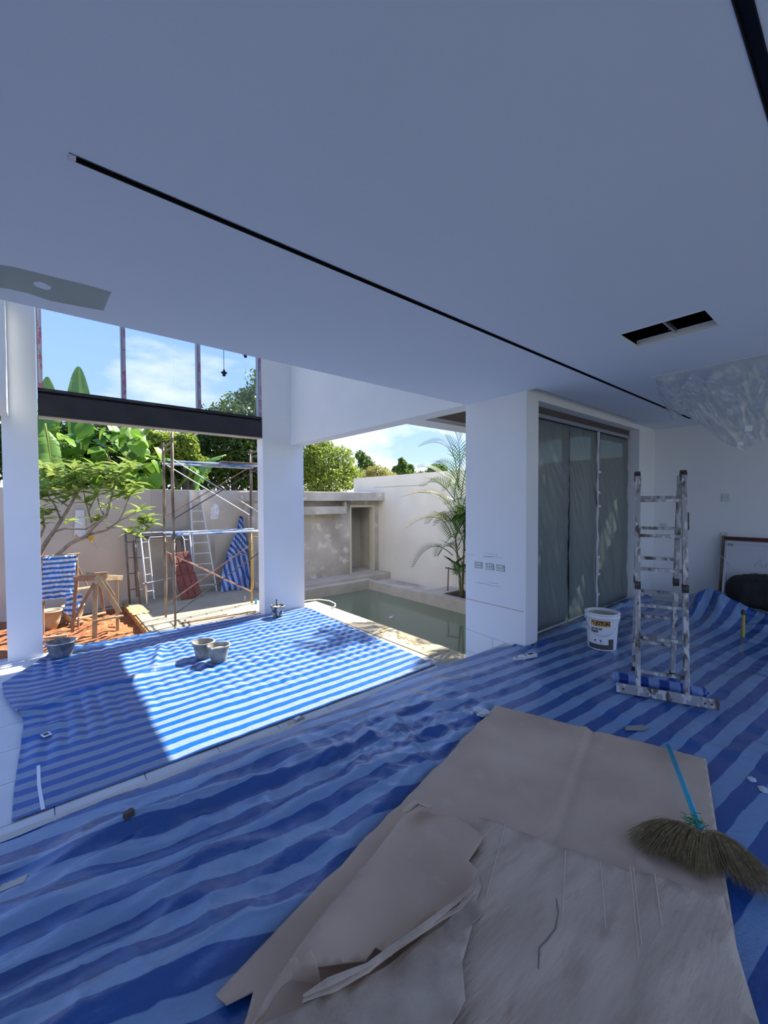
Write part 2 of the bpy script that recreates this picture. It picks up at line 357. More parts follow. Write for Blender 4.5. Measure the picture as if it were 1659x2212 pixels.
# unpainted patch of board on the ceiling
pp = [(-20,569),(0,572),(30,577),(75,588),(130,602),(178,613),(241,631),(236,640),(230,655),(224,671),(180,663),(110,650),(60,633),(20,624),(-20,619)]
pw = [P(a, b, z=CEIL) for a, b in pp]
ho = [(72,614),(74,609),(85,608),(97,612),(110,619),(110,625),(102,627),(88,623),(78,619)]
hw = [P(a, b, z=CEIL) for a, b in ho]
bm = bmesh.new()
def loop(pts):
    vs_ = [bm.verts.new((p.x, p.y, CEIL-.0012)) for p in pts]
    for i in range(len(vs_)): bm.edges.new((vs_[i], vs_[(i+1) % len(vs_)]))
loop(pw); loop(hw)
bmesh.ops.triangle_fill(bm, use_beauty=True, use_dissolve=False, edges=bm.edges[:])
me = bpy.data.meshes.new('ceiling_patch'); bm.to_mesh(me); bm.free()
o = obj('ceiling_patch', me, mat('green_board', (.42,.46,.42), .8, col2=(.38,.42,.39), nscale=4), solid=.001); tag(o, 'grey green unpainted strip of ceiling board with a white oval spot', 'ceiling patch')

# walls of the double-height part
colm = struct('wall_back', MB().box((3.50, YB, -.95), (XP2, YB2, TOP)), M_WHITE, 'white column between garden window and pool opening')
struct('wall_back', MB().box((-.41, YB, -.95), (-.01, YB2, TOP)), M_WHITE, 'white column at left of the garden opening')
struct('wall_left', MB().box((-.62, YC, 2.90), (-.33, YB, 4.6)).box((-.62, YC, 6.0), (-.33, YB, TOP)).box((-.62, 5.6, 4.6), (-.33, 5.8, 6.0)), M_WHITE, 'white upper wall with high opening added for light over the open side')  # high band and open side below are added to let in light
struct('wall_right', MB().box((XP, YC-.005, CEIL), (XP2, YB, TOP)), M_WHITE, 'white upper wall over the pool opening')
struct('wall_front', MB().box((XL, YC-.12, CEIL+.02), (XP, YC, TOP)), M_WHITE, 'upper floor wall above the ceiling edge')
struct('ceiling', MB().box((XL, YC-.12, TOP), (XP2, YB2, TOP+.2)), M_CEIL, 'high ceiling over the tiled floor')
struct('wall_left', MB().box((XL-.2, YN, -.95), (XL, YC, TOP)), M_WHITE, 'left outer wall')
struct('floor', MB().box((-40, STEP, -1.1), (XL, 60, -.90)), M_GRASS, 'side garden ground')
struct('wall_front', MB().box((XL, YN-.2, 2.7), (XW+.2, YN, 3.5)).box((XW-.5, YN-.2, -.95), (XW+.2, YN, 2.7)).box((2.1, YN-.2, -.95), (2.4, YN, 2.7)), M_WHITE, 'unseen living room front with wide openings added for light')  # unseen; openings added to brighten the room from behind the camera
struct('floor', MB().box((-30, -30, -1.1), (60, YN-.2, -.06)), M_YARD, 'unseen ground added outside the front openings')  # unseen ground put in beyond the added openings, dark to limit bounce
wr = struct('wall_right', MB().box((XW, YN, -.95), (XW+.2, 2.76, 3.5)), M_WHITE, 'white far wall of the living room')
# pillar + door wall
pil = struct('wall_right', MB().box((XP, YD, -.95), (4.38, YC-.005, CEIL+.2)), M_WHITE, 'white pillar with three sockets')
struct('wall_right', MB().box((7.45, YD, -.95), (XW, 2.76, CEIL+.4)).box((4.38, YD, 2.79), (7.45, 2.76, CEIL+.4)), M_WHITE, 'white wall around the wrapped doors')
M_RED = mat('red_chalk', (.55,.20,.20), .9); M_PENCIL = mat('pencil_line', (.42,.44,.46), .9); M_SMUDGE = mat('smudge', (.60,.61,.62), .9, col2=(.74,.74,.75), nscale=20)
xf = XP-.0008
def wline(name, a, b, w, m): W(name, MB().bar((xf, a[0], a[1]), (xf, b[0], b[1]), w, .0012, up=(1,0,0)), m, pil)
wline('chalk_line', (3.355, .415), (2.53, .41), .006, M_RED)
wline('block_joint', (3.355, .03), (2.70, -.005), .004, M_PENCIL); wline('block_joint', (2.95, .01), (2.95, -.3), .004, M_PENCIL); wline('block_joint', (3.355, -.25), (2.52, -.25), .004, M_PENCIL)
for k in range(9):
    yy = 2.78+random.random()*.45; zz = (.98+random.random()*.06) if k < 5 else (.62+random.random()*.08)
    wline('scuff', (yy, zz), (yy+.08+random.random()*.12, zz+random.uniform(-.01,.01)), random.uniform(.004,.012), M_SMUDGE)

# sockets
M_GROUT2 = mat('pale_socket_rim', (.62,.63,.66), .6)
M_PLAST = mat('white_plastic', (.78,.78,.77), .4); M_SOCK = mat('socket_box', (.30,.31,.34), .6)
def socket(c, n, label, grp, w=.115, h=.075, rim=None):
    t = thing('wall_socket', label, 'wall socket', c, 0, grp)
    s = n
    def bx(a, b):   # a,b in (depth, along, z)
        m = MB()
        lo = [min(a[0]*s, b[0]*s), a[1], a[2]]; hi = [max(a[0]*s, b[0]*s), b[1], b[2]]
        return m.box(lo, hi)
    obj('box_rim', bx((0, -w/2, -h/2), (.004, w/2, h/2)), rim or M_SOCK, t)
    obj('cover_plate', bx((.004, -w/2+.008, -h/2+.008), (.008, w/2-.008, h/2-.008)), M_PLAST, t)
    for q in (-1, 0, 1): obj('slot', bx((.008, q*w*.26-.006, -.014), (.0095, q*w*.26+.006, .014)), rim or M_SOCK, t)
    for q in (-1, 1): obj('screw', bx((.008, q*(w/2-.018)-.004, .016), (.0095, q*(w/2-.018)+.004, .024)), M_BLACK, t)
    return t
for yy, lb in ((3.155, 'white wall socket on the pillar next to the pool opening'), (2.99, 'white wall socket in the middle of three on the pillar'), (2.84, 'white wall socket on the pillar nearest its door corner')):
    socket((XP, yy, .865), -1, lb, 'sockets on the pillar')
for px, py, lb in ((1567, 1075, 'small white switch plate high on the far wall'), (1433, 1135, 'faint white socket plate on the far wall behind the step ladder'), (1563, 1155, 'white socket plate on the far wall above the leaning board')):
    p = P(px, py, x=XW); socket((XW, p.y, p.z), -1, lb, 'plates on the far wall', w=.10, h=.12 if py == 1075 else .075, rim=M_GROUT2)

# black steel beam and window above it
bmb = MB().box((0, 8.14, 2.99), (3.5, 8.20, 3.33)).box((0, 8.07, 2.96), (3.5, 8.28, 2.99)).box((0, 8.07, 3.33), (3.5, 8.28, 3.36)).box((0, 8.085, 2.985), (3.5, 8.14, 3.30))
o = struct('trim_2', bmb, M_STEEL, 'black steel beam across the garden opening', bevel=.004)
W('flange', MB().box((0, 8.062, 2.945), (3.5, 8.30, 2.96)), M_CONC_L, o) if False else obj('flange', MB().box((0, 8.062, 2.948), (3.5, 8.30, 2.96)), M_CONC_L, o)
M_FRAME = mat('window_frame', (.30,.31,.34), .4, metal=.4)
win = bpy.data.objects.new('window_1', None); C.objects.link(win); win.location = (0, 8.15, 3.36); tag(win, 'upper window over the black beam with taped frames', None, None, 'structure')
mx_ = [0.03, 1.11, 2.30, 3.47]
for k, x in enumerate(mx_):
    W('mullion', MB().box((x-.032, 8.10, 3.36), (x+.032, 8.22, TOP)), M_FRAME, win)
    W('protective_tape', MB().box((x-.016, 8.094, 3.38), (x+.03, 8.0995, TOP)), M_TAPE, win)
for k in range(3):
    W('pane', MB().box((mx_[k]+.032, 8.155, 3.38), (mx_[k+1]-.032, 8.161, TOP)), M_GLASS, win)
W('bottom_rail', MB().box((0, 8.10, 3.36), (3.5, 8.22, 3.385)), M_STEEL, win)

# wrapped sliding doors
YDO = 2.69
M_DOORF = mat('door_frame', (.035,.038,.042), .4, metal=.3); M_HEAD = mat('door_head', (.10,.075,.065), .6)
door = bpy.data.objects.new('door_1', None); C.objects.link(door); door.location = (5.9, YDO, 0); tag(door, 'dark framed sliding glass doors wrapped in plastic film', None, None, 'structure')
W('head_track', MB().box((4.38, YDO-.03, 2.70), (7.45, 2.75, 2.79)), M_HEAD, door)
W('head_rail', MB().box((4.38, YDO-.05, 2.655), (7.45, 2.75, 2.70)), M_ALU, door)
W('sill_track', MB().box((4.38, YDO-.04, 0.0), (7.45, 2.75, .03)), M_ALU, door)
xd = [4.38, P(1226, 1100, y=YDO).x, P(1287, 1100, y=YDO).x, 7.45]
for k in range(3):
    a, b = xd[k], xd[k+1]; yy = YDO+.006
    dp = W('door_panel', MB().box((a, yy, .03), (a+.07, yy+.045, 2.655)).box((b-.07, yy, .03), (b, yy+.045, 2.655)).box((a+.07, yy, .03), (b-.07, yy+.045, .12)).box((a+.07, yy, 2.58), (b-.07, yy+.045, 2.655)), M_DOORF, door)
    sub_('pane', MB().box((a+.07, yy+.02, .12), (b-.07, yy+.026, 2.58)), glass_mat('door_glass', (.50,.55,.52), .08) if k == 0 else bpy.data.materials['door_glass'], dp, door)
M_FILM = film_mat('masking_film', .28, (.40,.44,.44), .12, .2)
t = thing('plastic_film', 'clear wrinkled masking film taped over the sliding doors', 'plastic film', (5.9, YDO-.01, 0))
for k in range(3):
    a, b = xd[k]+.01, xd[k+1]-.02
    U, V = np.meshgrid(np.linspace(0, 1, 70), np.linspace(0, 1, 110), indexing='ij')
    X = a+(b-a)*U; Z = .03+2.61*V
    dz = .012*ridge(X*2.2+Z*.6+k*3, Z*.7)+.016*ridge(X*5+Z*2.5+k, Z*1.4-X)*sstep(.2, .6, 1-np.abs(V-.45)*1.4)+.006*fbm(X*6, Z*3+k*5)
    W('film_panel', MB().grid(X, YDO-.012-np.abs(dz), Z), M_FILM, t, smooth=True)
M_TAPEW = mat('white_tape', (.75,.76,.78), .5)
seam = xd[2]
pts = [(seam-.03+.012*math.sin(k*1.7), YDO-.035, .05+k*.13) for k in range(21)]
W('film_fold', MB().tube(pts, [.010+.006*(k % 3) for k in range(21)], 5), M_TAPEW, t)
for k, zz in enumerate((.25, .55, .8, 1.55, 1.75, 2.05)):
    W('tape_strip', MB().box((seam-.06+.03*(k % 2), YDO-.05, zz), (seam+.03+.02*(k % 2), YDO-.046, zz+.035)), M_TAPEW, t)
W('tape_strip', MB().box((4.39, YDO-.03, .02), (7.43, YDO-.027, .05)), M_TAPEW, t)

# exterior canopy over the deck outside the doors
can = struct('ceiling', MB().box((XP2, 4.36, CEIL), (8.25, 4.76, CEIL+.28)).box((XP2, 2.76, CEIL+.10), (8.25, 4.33, CEIL+.28)), M_WHITE, 'white canopy edge outside the pillar')
for k in range(8):
    obj('soffit_plank', MB().box((XP2, 2.78+k*.193, CEIL+.05), (8.2, 2.78+k*.193+.188, CEIL+.10)), M_WOODBR, can)

# ================================================================== OUTSIDE STRUCTURE
struct('floor', MB().box((-60, -30, -2.6), (70, 90, -2.5)), M_GRASS, 'ground far below') if False else None
# land beyond the walls
o = struct('floor', MB().box((-60, 11.7, -1.2), (60, 90, -.95)), M_GRASS, 'land behind the garden wall')
o = struct('floor', MB().box((8.45, -20, -1.2), (60, 11.7, -.95)), M_GRASS, 'land beside the right garden wall')
# red dirt bed
nx, ny = 120, 90
X, Y = np.meshgrid(np.linspace(-4.2, 1.47, nx), np.linspace(8.30, 11.55, ny), indexing='ij')
Z = -.82+.05*fbm(X*1.6, Y*1.6, 5)+.05*np.clip(fbm(X*5+3, Y*5, 3), 0, 1)+.10*np.exp(-((X-.85)**2+(Y-9.7)**2)/.12)
struct('floor', MB().grid(X, Y, Z), M_DIRT, 'red dirt bed in the garden', smooth=True)
slab_o = struct('floor', MB().box((1.47, YB2, -.95), (4.36, 11.5, LOW)), M_SLAB, 'concrete garden slab', bevel=.008)
obj('slab_edge', MB().box((1.435, YB2-.06, -.95), (1.468, 11.4, LOW-.02)), M_SOILFACE, slab_o)
struct('floor', MB().box((-4.2, YB2-.04, -.95), (1.47, YB2+.02, -.70)), M_SOILFACE, 'soil stained foundation edge')
fen = struct('wall_garden', MB().box((-6, 11.5, -1.2), (8.3, 11.66, 1.98)), M_FENCE, 'rendered garden wall')
obj('cable_chase', MB().box((3.50, 11.49, -.6), (3.60, 11.4995, 1.2)), M_CONC, fen)
obj('plaster_spot', MB().prism([(3.50,1.22),(3.56,1.18),(3.70,1.22),(3.74,1.42),(3.70,1.60),(3.60,1.62),(3.52,1.5)], 0, .006), mat('white_plaster', (.85,.84,.82), .7, col2=(.6,.6,.6), nscale=12), fen)
ps = bpy.data.objects['plaster_spot']; ps.data.transform(Matrix(((1,0,0,0),(0,0,-1,11.499),(0,1,0,0),(0,0,0,1))))
obj('old_render', MB().box((2.1, 11.488, -.66), (3.0, 11.4995, 1.97)), M_CONC_L, fen)
struct('wall_pool', MB().box((8.25, 2.76, -1.2), (8.42, 11.55, 2.45)), M_RWALL, 'tall rendered wall beside the pool')
obj('render_line', MB().box((8.243, 8.0, 2.10), (8.25, 10.4, 2.115)), M_CONC_L, bpy.data.objects['wall_pool'])
# deck, pool basin
dk = struct('floor', MB().box((XP2, 2.76, -1.1), (4.90, 8.40, LOW)).box((4.90, 2.76, -1.1), (8.25, 3.55, LOW)), M_SLAB, 'concrete pool deck', bevel=.01)
struct('floor', MB().box((4.3, 3.5, -2.2), (8.3, 11.5, -2.05)), M_CONC, 'pool bottom')
struct('wall_basin', MB().box((4.7, 3.5, -2.1), (4.88, 8.38, -1.1)).box((4.36, 8.2, -2.1), (4.88, 8.39, -1.1)), M_CONC_L, 'pool basin side under the deck')
struct('wall_basin', MB().box((4.22, YB2, -2.1), (4.36, 9.5, LOW)), M_CONC_L, 'pool basin end by the slab')
struct('wall_basin', MB().box((4.36, 9.37, -2.1), (7.2, 9.62, -.60)), M_CONC_L, 'pool basin end wall', bevel=.008)
struct('wall_basin', MB().box((7.2, 7.25, -2.1), (7.38, 9.62, -.60)), M_CONC_L, 'pool basin side wall', bevel=.008)
struct('floor', MB().box((7.38, 7.25, -1.2), (8.25, 9.75, -.72)), M_CONC, 'overflow gutter beside the pool')
pl = struct('wall_planter', MB().box((7.2, 3.5, -2.1), (7.45, 7.25, -.58)).box((7.45, 3.5, -2.1), (8.25, 4.1, -.58)).box((7.45, 6.75, -2.1), (8.25, 7.25, -.58)), M_CONC_L, 'raised concrete planter at the pool edge', bevel=.008)
obj('soil', MB().box((7.45, 4.1, -1.2), (8.25, 6.75, -.63)), M_SOIL, pl)
mw = bpy.data.materials.new('murky_water'); mw.use_nodes = True; b = mw.node_tree.nodes['Principled BSDF']
b.inputs['Base Color'].default_value = (.17,.20,.12,1); b.inputs['Roughness'].default_value = .03; b.inputs['IOR'].default_value = 1.33
n = mw.node_tree.nodes.new('ShaderNodeTexNoise'); n.inputs['Scale'].default_value = 3; bp = mw.node_tree.nodes.new('ShaderNodeBump'); bp.inputs['Strength'].default_value = .03; bp.inputs['Distance'].default_value = .02
mw.node_tree.links.new(n.outputs['Fac'], bp.inputs['Height']); mw.node_tree.links.new(bp.outputs[0], b.inputs['Normal'])
o = obj('pool_water', MB().box((4.36, 8.40, -2.05), (7.2, 9.37, -.86)).box((4.90, 3.55, -2.05), (7.2, 8.40, -.86)), mw); tag(o, 'murky green still water filling the pool', 'pool water')

# pool house of raw concrete
ph = struct('wall_poolhouse', MB().box((4.4, 10.2, -1.2), (7.13, 10.35, 1.70)).box((8.07, 10.2, -1.2), (8.25, 10.35, 1.70)).box((7.13, 10.2, 1.55), (8.07, 10.35, 1.70))
     .box((4.4, 10.35, -1.2), (4.55, 11.5, 1.70)).box((6.95, 10.35, -1.2), (7.10, 11.5, 1.70)).box((7.10, 11.15, -1.2), (8.25, 11.3, 1.70)), M_CONC, 'raw concrete pool house')
struct('roof', MB().box((4.3, 9.90, 1.68), (8.25, 11.5, 1.93)), M_CONC, 'concrete roof slab of the pool house', bevel=.01)
struct('trim_3', MB().box((4.5, 9.95, 1.30), (6.85, 10.2, 1.52)).box((6.80, 9.95, 1.52), (6.85, 10.2, 1.66)), M_CONC, 'boxed ledge on the pool house wall', bevel=.01)
struct('floor', MB().box((4.3, 9.62, -1.2), (8.25, 10.2, -.52)).box((7.10, 10.2, -1.2), (8.25, 11.15, -.50)), M_CONC_L, 'ledge in front of the pool house', bevel=.01)
M_CREAM = mat('cream_frame', (.62,.56,.42), .6)
d2 = bpy.data.objects.new('door_2', None); C.objects.link(d2); d2.location = (7.6, 10.2, -.5); tag(d2, 'cream door frame in the pool house without its door', None, None, 'structure')
W('jamb', MB().box((7.13, 10.17, -.5), (7.18, 10.36, 1.55)), M_CREAM, d2); W('jamb', MB().box((8.00, 10.17, -.5), (8.07, 10.36, 1.55)), M_CREAM, d2); W('door_head', MB().box((7.18, 10.17, 1.48), (8.00, 10.36, 1.55)), M_CREAM, d2)
struct('wall_poolhouse', MB().box((7.101, 11.13, -.5), (8.25, 11.149, 1.69)).box((8.2, 10.36, -.5), (8.249, 11.13, 1.69)), M_FENCE, 'pale rendered inside of the pool house')
# ================================================================== TARPS
BLUE = (.010, .095, .52); PALE = (.40, .55, .86)
M_TARP_N = tarp_mat('tarp_near', .177, 2.08-.0443+.0443, (.20,.345,.60), (.003,.085,.35), rough=.24, bstr=.7, coat=.7)
M_TARP_F = tarp_mat('tarp_far', .177, 4.065, (.195,.265,.375), (.002,.083,.33), wob=.004, trans=.03)
def near_z(X, Y):
    X = np.asarray(X, float); Y = np.asarray(Y, float)
    v = Y+.1*X
    left = 1-sstep(1.2, 3.0, X)
    z = .012+.022*np.clip(fbm(X*.9+2, Y*2.2, 3), -.6, 1)*(1+1.2*left)
    z += left*.055*np.clip(ridge(X*.75+Y*.9+.4, v*2.6-X*.35)-.25, 0, 1)
    z += left*.026*np.clip(ridge(X*2.0-Y*.6, v*4.5+3)-.35, 0, 1)
    cr = np.exp(-(((X-1.9)/.9)**2+((Y-2.05)/.38)**2))           # crumpled patch by the step
    z += cr*(.050*np.clip(ridge(X*2.4+Y*1.3, Y*3.1-X*1.1)-.35, 0, 1)+.025*np.clip(ridge(X*5.5, Y*6.2+X*2)-.3, 0, 1))
    z += (1-left)*(.006*ridge(X*3.6+Y*1.1, Y*1.3)+.004*fbm(X*7, Y*4, 3))
    z += .030*np.exp(-((Y-2.66)/.07)**2)*(.5+.5*perlin(X*1.3, X*0+3.3))     # rolled edge over the step
    for q, (s_, a_) in enumerate(((2.3,.010),(4.7,.006),(9.5,.0035))):
        z += (.35+.65*left)*a_*np.clip(ridge(X*s_+Y*s_*.5+q*5+.3*fbm(X*2, Y*2, 2), Y*s_*1.2-X*s_*.3), 0, 1)**5*sstep(-.2, .5, fbm(X*.8+q*3, Y*1.1, 2)+.2)
    fold = np.exp(-((Y-(2.42-.11*X))/.05)**2)*(1-sstep(.2, 1.2, X))
    z += .045*fold
    # bunched up against the far wall
    bn = np.where(X < 7.32, np.exp(-((X-7.32)/.36)**2), np.exp(-((X-7.32)/.055)**2))*sstep(2.05, 1.6, Y)*(.35+.65*sstep(.95, 1.5, Y))
    z += bn*(.30+.06*ridge(X*2.2, Y*3.3)+.03*fbm(X*5, Y*6))
    z += .03*sstep(6.2, 7, X)*sstep(7.48, 7.36, X)*(fbm(X*3, Y*3)+.5)
    z += .06*np.exp(-((Y-2.5)/.10)**2)*sstep(4.2, 4.5, X)*(1-.3*perlin(X*3, X*0))
    z += .05*np.exp(-((Y-2.47)/.08)**2-((X-4.12)/.10)**2)
    und = sstep(-.06, .03, (1.40+.2417*(X-.42))-Y)*sstep(3.40, 3.25, X)*sstep(.05, .3, X)*sstep(.15, .0, (.30+.27*(X-1.73))-.35-Y)
    z = z*(1-.88*und)
    return np.maximum(z, .004)
xs = np.concatenate([np.arange(-1.38, 3.6, .016), np.arange(3.6, 7.80, .022)]); ys = np.concatenate([np.arange(-.7, .2, .04), np.arange(.2, STEP+.015, .015)])
X, Y = np.meshgrid(xs, ys, indexing='ij')
Z = near_z(X, Y)
Ymax = np.where(X < 4.12, np.interp(X, [-1.4,.2,1,3.2,3.9,4.12],[2.66,2.69,2.71,2.80,2.72,2.62])+.03*fbm(X*1.3, X*0+.7, 3), np.where((X < 4.40)|(X > 7.40), 2.49, 2.60))
Yw = np.minimum(Y, Ymax)
Z = np.where(X < 4.1, .006+(Z-.006)*(1-.75*sstep(2.45, 2.66, Yw)), Z); drop = Z*0
Z = Z-np.where(X < 4.12, drop*(Z+.3), 0)
V = Yw+.1*X + .13*(1-sstep(-.3, 1.3, X))*sstep(2.2, 1.5, Yw)*(-(X-1.3))*0 + .0
warp = .16*np.clip(.9-X, 0, 2)*sstep(2.25, 1.2, Yw)
V = Yw+.1*X-warp*.9+.02*fbm(X*.8, Y*1.2, 2)
t = obj('striped_tarp', MB().grid(X, Yw, Z, (X, V)), M_TARP_N, smooth=True); tag(t, 'large crumpled blue striped tarp covering the raised living room floor', 'tarp')

# tarp on the lower floor
lp = [(25,1770),(30,1700),(45,1610),(52,1560),(30,1535),(8,1500),(5,1478),(60,1447),(112,1416),(150,1404)]
lw = [P(a, b, z=LOW+.02) for a, b in lp]
Yl = np.array([p.y for p in lw]); Xl = np.array([p.x for p in lw]); oo = np.argsort(Yl); Yl, Xl = Yl[oo], Xl[oo]
v_ = np.linspace(0, 1, 300); u_ = np.linspace(0, 1, 300)
U, Vv = np.meshgrid(u_, v_, indexing='ij')
yfar = lambda x: np.interp(x, [-.4, .1, 1.2, 2.4, 3.45, 4.4], [8.02, 8.22, 8.24, 8.18, 8.035, 8.03])
Yt = 3.98+(8.1-3.98)*Vv
xl = np.interp(Yt, Yl, Xl); xr = 4.24+.16*Vv
X = xl+(xr-xl)*U
Y = 3.98+(yfar(X)-3.98)*Vv+.015*perlin(X*2, X*0+4)*(Vv < .02)
crease = np.abs(np.sin(np.pi*(X+.05*perlin(X, Y*.6))/.165))
mask = sstep(-.1, .35, fbm(X*.6+4, Y*.7, 2)+.28)*sstep(4.5, 5.1, Y)
Z = LOW+.006+.017*crease**1.3*mask*(.5+.7*np.clip(fbm(X*.9, Y*1.1+7, 2)+.5, 0, 1))+.004*np.abs(np.sin(np.pi*(Y+.06*perlin(X*1.5, Y))/.23))*mask+.012*np.clip(fbm(X*1.1, Y*1.5, 3)+.3, 0, 1)+.004*fbm(X*6, Y*6, 2)
diag = np.exp(-(((Y-6.1)-.25*(X-.5)+.12*perlin(X*2, Y))/.07)**2)*(1-sstep(1.2, 1.9, X))
Z += .05*diag+.06*np.exp(-((Y-5.35-.1*X)/.10)**2)*(1-sstep(-.1, .5, X))+.035*np.exp(-(U/.03)**2)*sstep(5.2, 6.0, Y)
Z += .05*np.exp(-(((X-1.25)-.3*(Y-6.7))/.05)**2)*np.exp(-((Y-6.9)/.45)**2)+.04*np.exp(-((X-1.72)/.07)**2-((Y-6.0)/.10)**2)
Z = np.where(Y > YB2-.01, np.maximum(Z, LOW+.008), Z)
BUCKETS = {}
for a_, b_, r_ in ((133,1417,.13), (440,1419.6,.105), (473,1428,.105), (600,1331,.09)):   # the buckets press the tarp flat
    p = P(a_, b_, z=LOW+.02); d_ = np.hypot(X-p.x, Y-p.y); h_ = float(np.median(Z[d_ < r_])) if (d_ < r_).any() else LOW+.01
    k_ = sstep(r_+.09, r_+.01, d_); Z = Z*(1-k_)+h_*k_; BUCKETS[(a_, b_)] = (p.x, p.y, h_)
t = obj('striped_tarp', MB().grid(X, Y, Z, (X, Y+.012*fbm(X*1.2, Y, 2)+.02*diag)), M_TARP_F, smooth=True); tag(t, 'sunlit blue and white striped tarp on the lower tiled floor', 'tarp')
def far_top(x, y):   # height of the far tarp near a point
    d = (X-x)**2+(Y-y)**2; r = d < .02
    return float(Z[r].max()) if r.any() else LOW
FX, FY, FZ = X.copy(), Y.copy(), Z.copy()
def far_top(x, y, r=.15):
    s = (FX-x)**2+(FY-y)**2 < r*r
    return float(np.median(FZ[s])) if s.any() else LOW+.01
def nz(x, y): return float(near_z(x, y))

# white seam tape and printed tag lying on the lower tarp
pts = [P(a, b, z=LOW+.03) for a, b in ((83,1650),(84,1690),(88,1715),(93,1744))]
m = MB(); w = .012
pts = [Vector((p.x, p.y, far_top(p.x, p.y)+.006)) for p in pts]
U2 = np.array([[p.x-w, p.x+w] for p in pts]); V2 = np.array([[p.y, p.y] for p in pts]); W2 = np.array([[p.z, p.z] for p in pts])
o = obj('seam_tape', MB().grid(U2, V2, W2), M_TAPEW, solid=.002); tag(o, 'narrow white tape strip along the folded side of the lower tarp', 'tape')
def flat_tag(name, px, py, w, h, rz, z, m, label, cat, marks=None):
    p = P(px, py, z=z); t = thing(name, label, cat, (p.x, p.y, z), rz)
    obj('card', MB().box((-w/2, -h/2, 0), (w/2, h/2, .004)), m, t, bevel=.001)
    for (a, b, c, d) in (marks or []): obj('print', MB().box((a*w-w/2, b*h-h/2, .004), (c*w-w/2, d*h-h/2, .0048)), M_BLACK, t)
    return t
p = P(100, 1587, z=LOW+.03)
flat_tag('printed_tag', 100, 1587, .07, .09, .3, far_top(p.x, p.y)+.012, M_PLAST, 'small white tag with black print on the lower tarp', 'tag', [(.2,.3,.8,.85)])

# ================================================================== CARDBOARD
M_CARD = mat('cardboard', (.66,.49,.36), .85, col2=(.50,.365,.265), nscale=1.7, detail=9, bump=.25, bscale=14, col3=(.66,.50,.38), n3=7, lo3=.6, hi3=.8)
M_CARD_L = mat('cardboard_inside', (.63,.49,.37), .85, col2=(.48,.37,.275), nscale=3, detail=9, bump=.5, bscale=16, stretch=(1,4,1), col3=(.42,.31,.22), n3=5, lo3=.58, hi3=.75)
M_CARD_T = mat('torn_cardboard', (.55,.44,.34), .9, col2=(.41,.32,.24), nscale=9, bump=.4, bscale=60)
def card_sheet(name, poly, zf, m, label, cat='cardboard', grid=.06, th=.005, parent=None, group=None):
    bm = bmesh.new(); vs_ = [bm.verts.new((x, y, 0)) for x, y in poly]; f = bm.faces.new(vs_)
    if f.normal.z < 0 or sum((poly[i][0]*poly[(i+1) % len(poly)][1]-poly[(i+1) % len(poly)][0]*poly[i][1]) for i in range(len(poly))) < 0: f.normal_flip()
    xs_ = [p[0] for p in poly]; ys_ = [p[1] for p in poly]
    for ax, lo, hi in ((0, min(xs_), max(xs_)), (1, min(ys_), max(ys_))):
        v = lo+grid*.5
        while v < hi:
            co = (v, 0, 0) if ax == 0 else (0, v, 0); no = (1, 0, 0) if ax == 0 else (0, 1, 0)
            bmesh.ops.bisect_plane(bm, geom=bm.verts[:]+bm.edges[:]+bm.faces[:], plane_co=co, plane_no=no, dist=1e-5); v += grid
    for v in bm.verts: v.co.z = float(zf(v.co.x, v.co.y))
    for f in bm.faces: f.smooth = True
    me = bpy.data.meshes.new(name); bm.to_mesh(me); bm.free()
    o = obj(name, me, m, parent); s = o.modifiers.new('solid', 'SOLIDIFY'); s.thickness = th; s.offset = -1
    if parent is None: tag(o, label, cat, group)
    return o
def jag(a, b, n, amp, seed):
    r_ = random.Random(seed); a = Vector(a); b = Vector(b); d = (b-a); nrm = Vector((-d.y, d.x)).normalized()
    return [tuple(a+d*((i+.5)/n)+nrm*r_.uniform(-amp, amp)) for i in range(n)]
def w2(px, py, z=.03): p = P(px, py, z=z); return (p.x, p.y)
tear_dent = lambda x, y: .010*math.exp(-((((x-2.35)*.30-(y-1.22)*.95))/.035)**2)*(1 if .0 < x-1.6 < 1.4 else 0)
TL = w2(1070, 1520, .045); TR = w2(1525, 1635, .04); BR = w2(1659, 2212, .03)
BL = w2(465, 2150, .03)
dirv = Vector(TL)-Vector(BL)
rdir = (Vector(TR)-Vector(w2(1572, 1925))).normalized()
BR2 = Vector(w2(1572, 1925))-rdir*1.9
crease_d = Vector((.96, .27))
def zA(x, y):
    base = .032+.008*float(fbm(x*1.3+5, y*1.3, 2))
    c = Vector((x, y))-Vector(w2(1262, 1580)); n_ = Vector((-crease_d.y, crease_d.x))
    base += .016*math.exp(-(c.dot(n_)/.03)**2)-.012*math.exp(-((c.dot(n_)+.05)/.028)**2)
    c2 = Vector((x, y))-Vector(w2(1130, 1735)); a_ = Vector((.45,.89)); b_ = Vector((-.89,.45))
    base += .014*math.exp(-(c2.dot(b_)/.022)**2-(c2.dot(a_)/.10)**2)
    return base+.004*float(fbm(x*6, y*6, 2))
lower_left = [tuple(Vector(BL)+Vector((.02,-.05))), tuple(Vector(BL)+Vector((.10,-.07))), tuple(Vector(BL)+Vector((.06,-.12))), tuple(Vector(BL)+Vector((.02,-.16)))]
polyA = [TL, TR, w2(1535, 1700), w2(1550, 1800), w2(1572, 1925), tuple(BR2), (.45, .05)]+lower_left[::-1]+[BL]+jag(BL, TL, 26, .008, 5)
card_sheet('cardboard_sheet', polyA, zA, M_CARD, 'large flat brown cardboard sheet with a long crease under the broom', grid=.025)
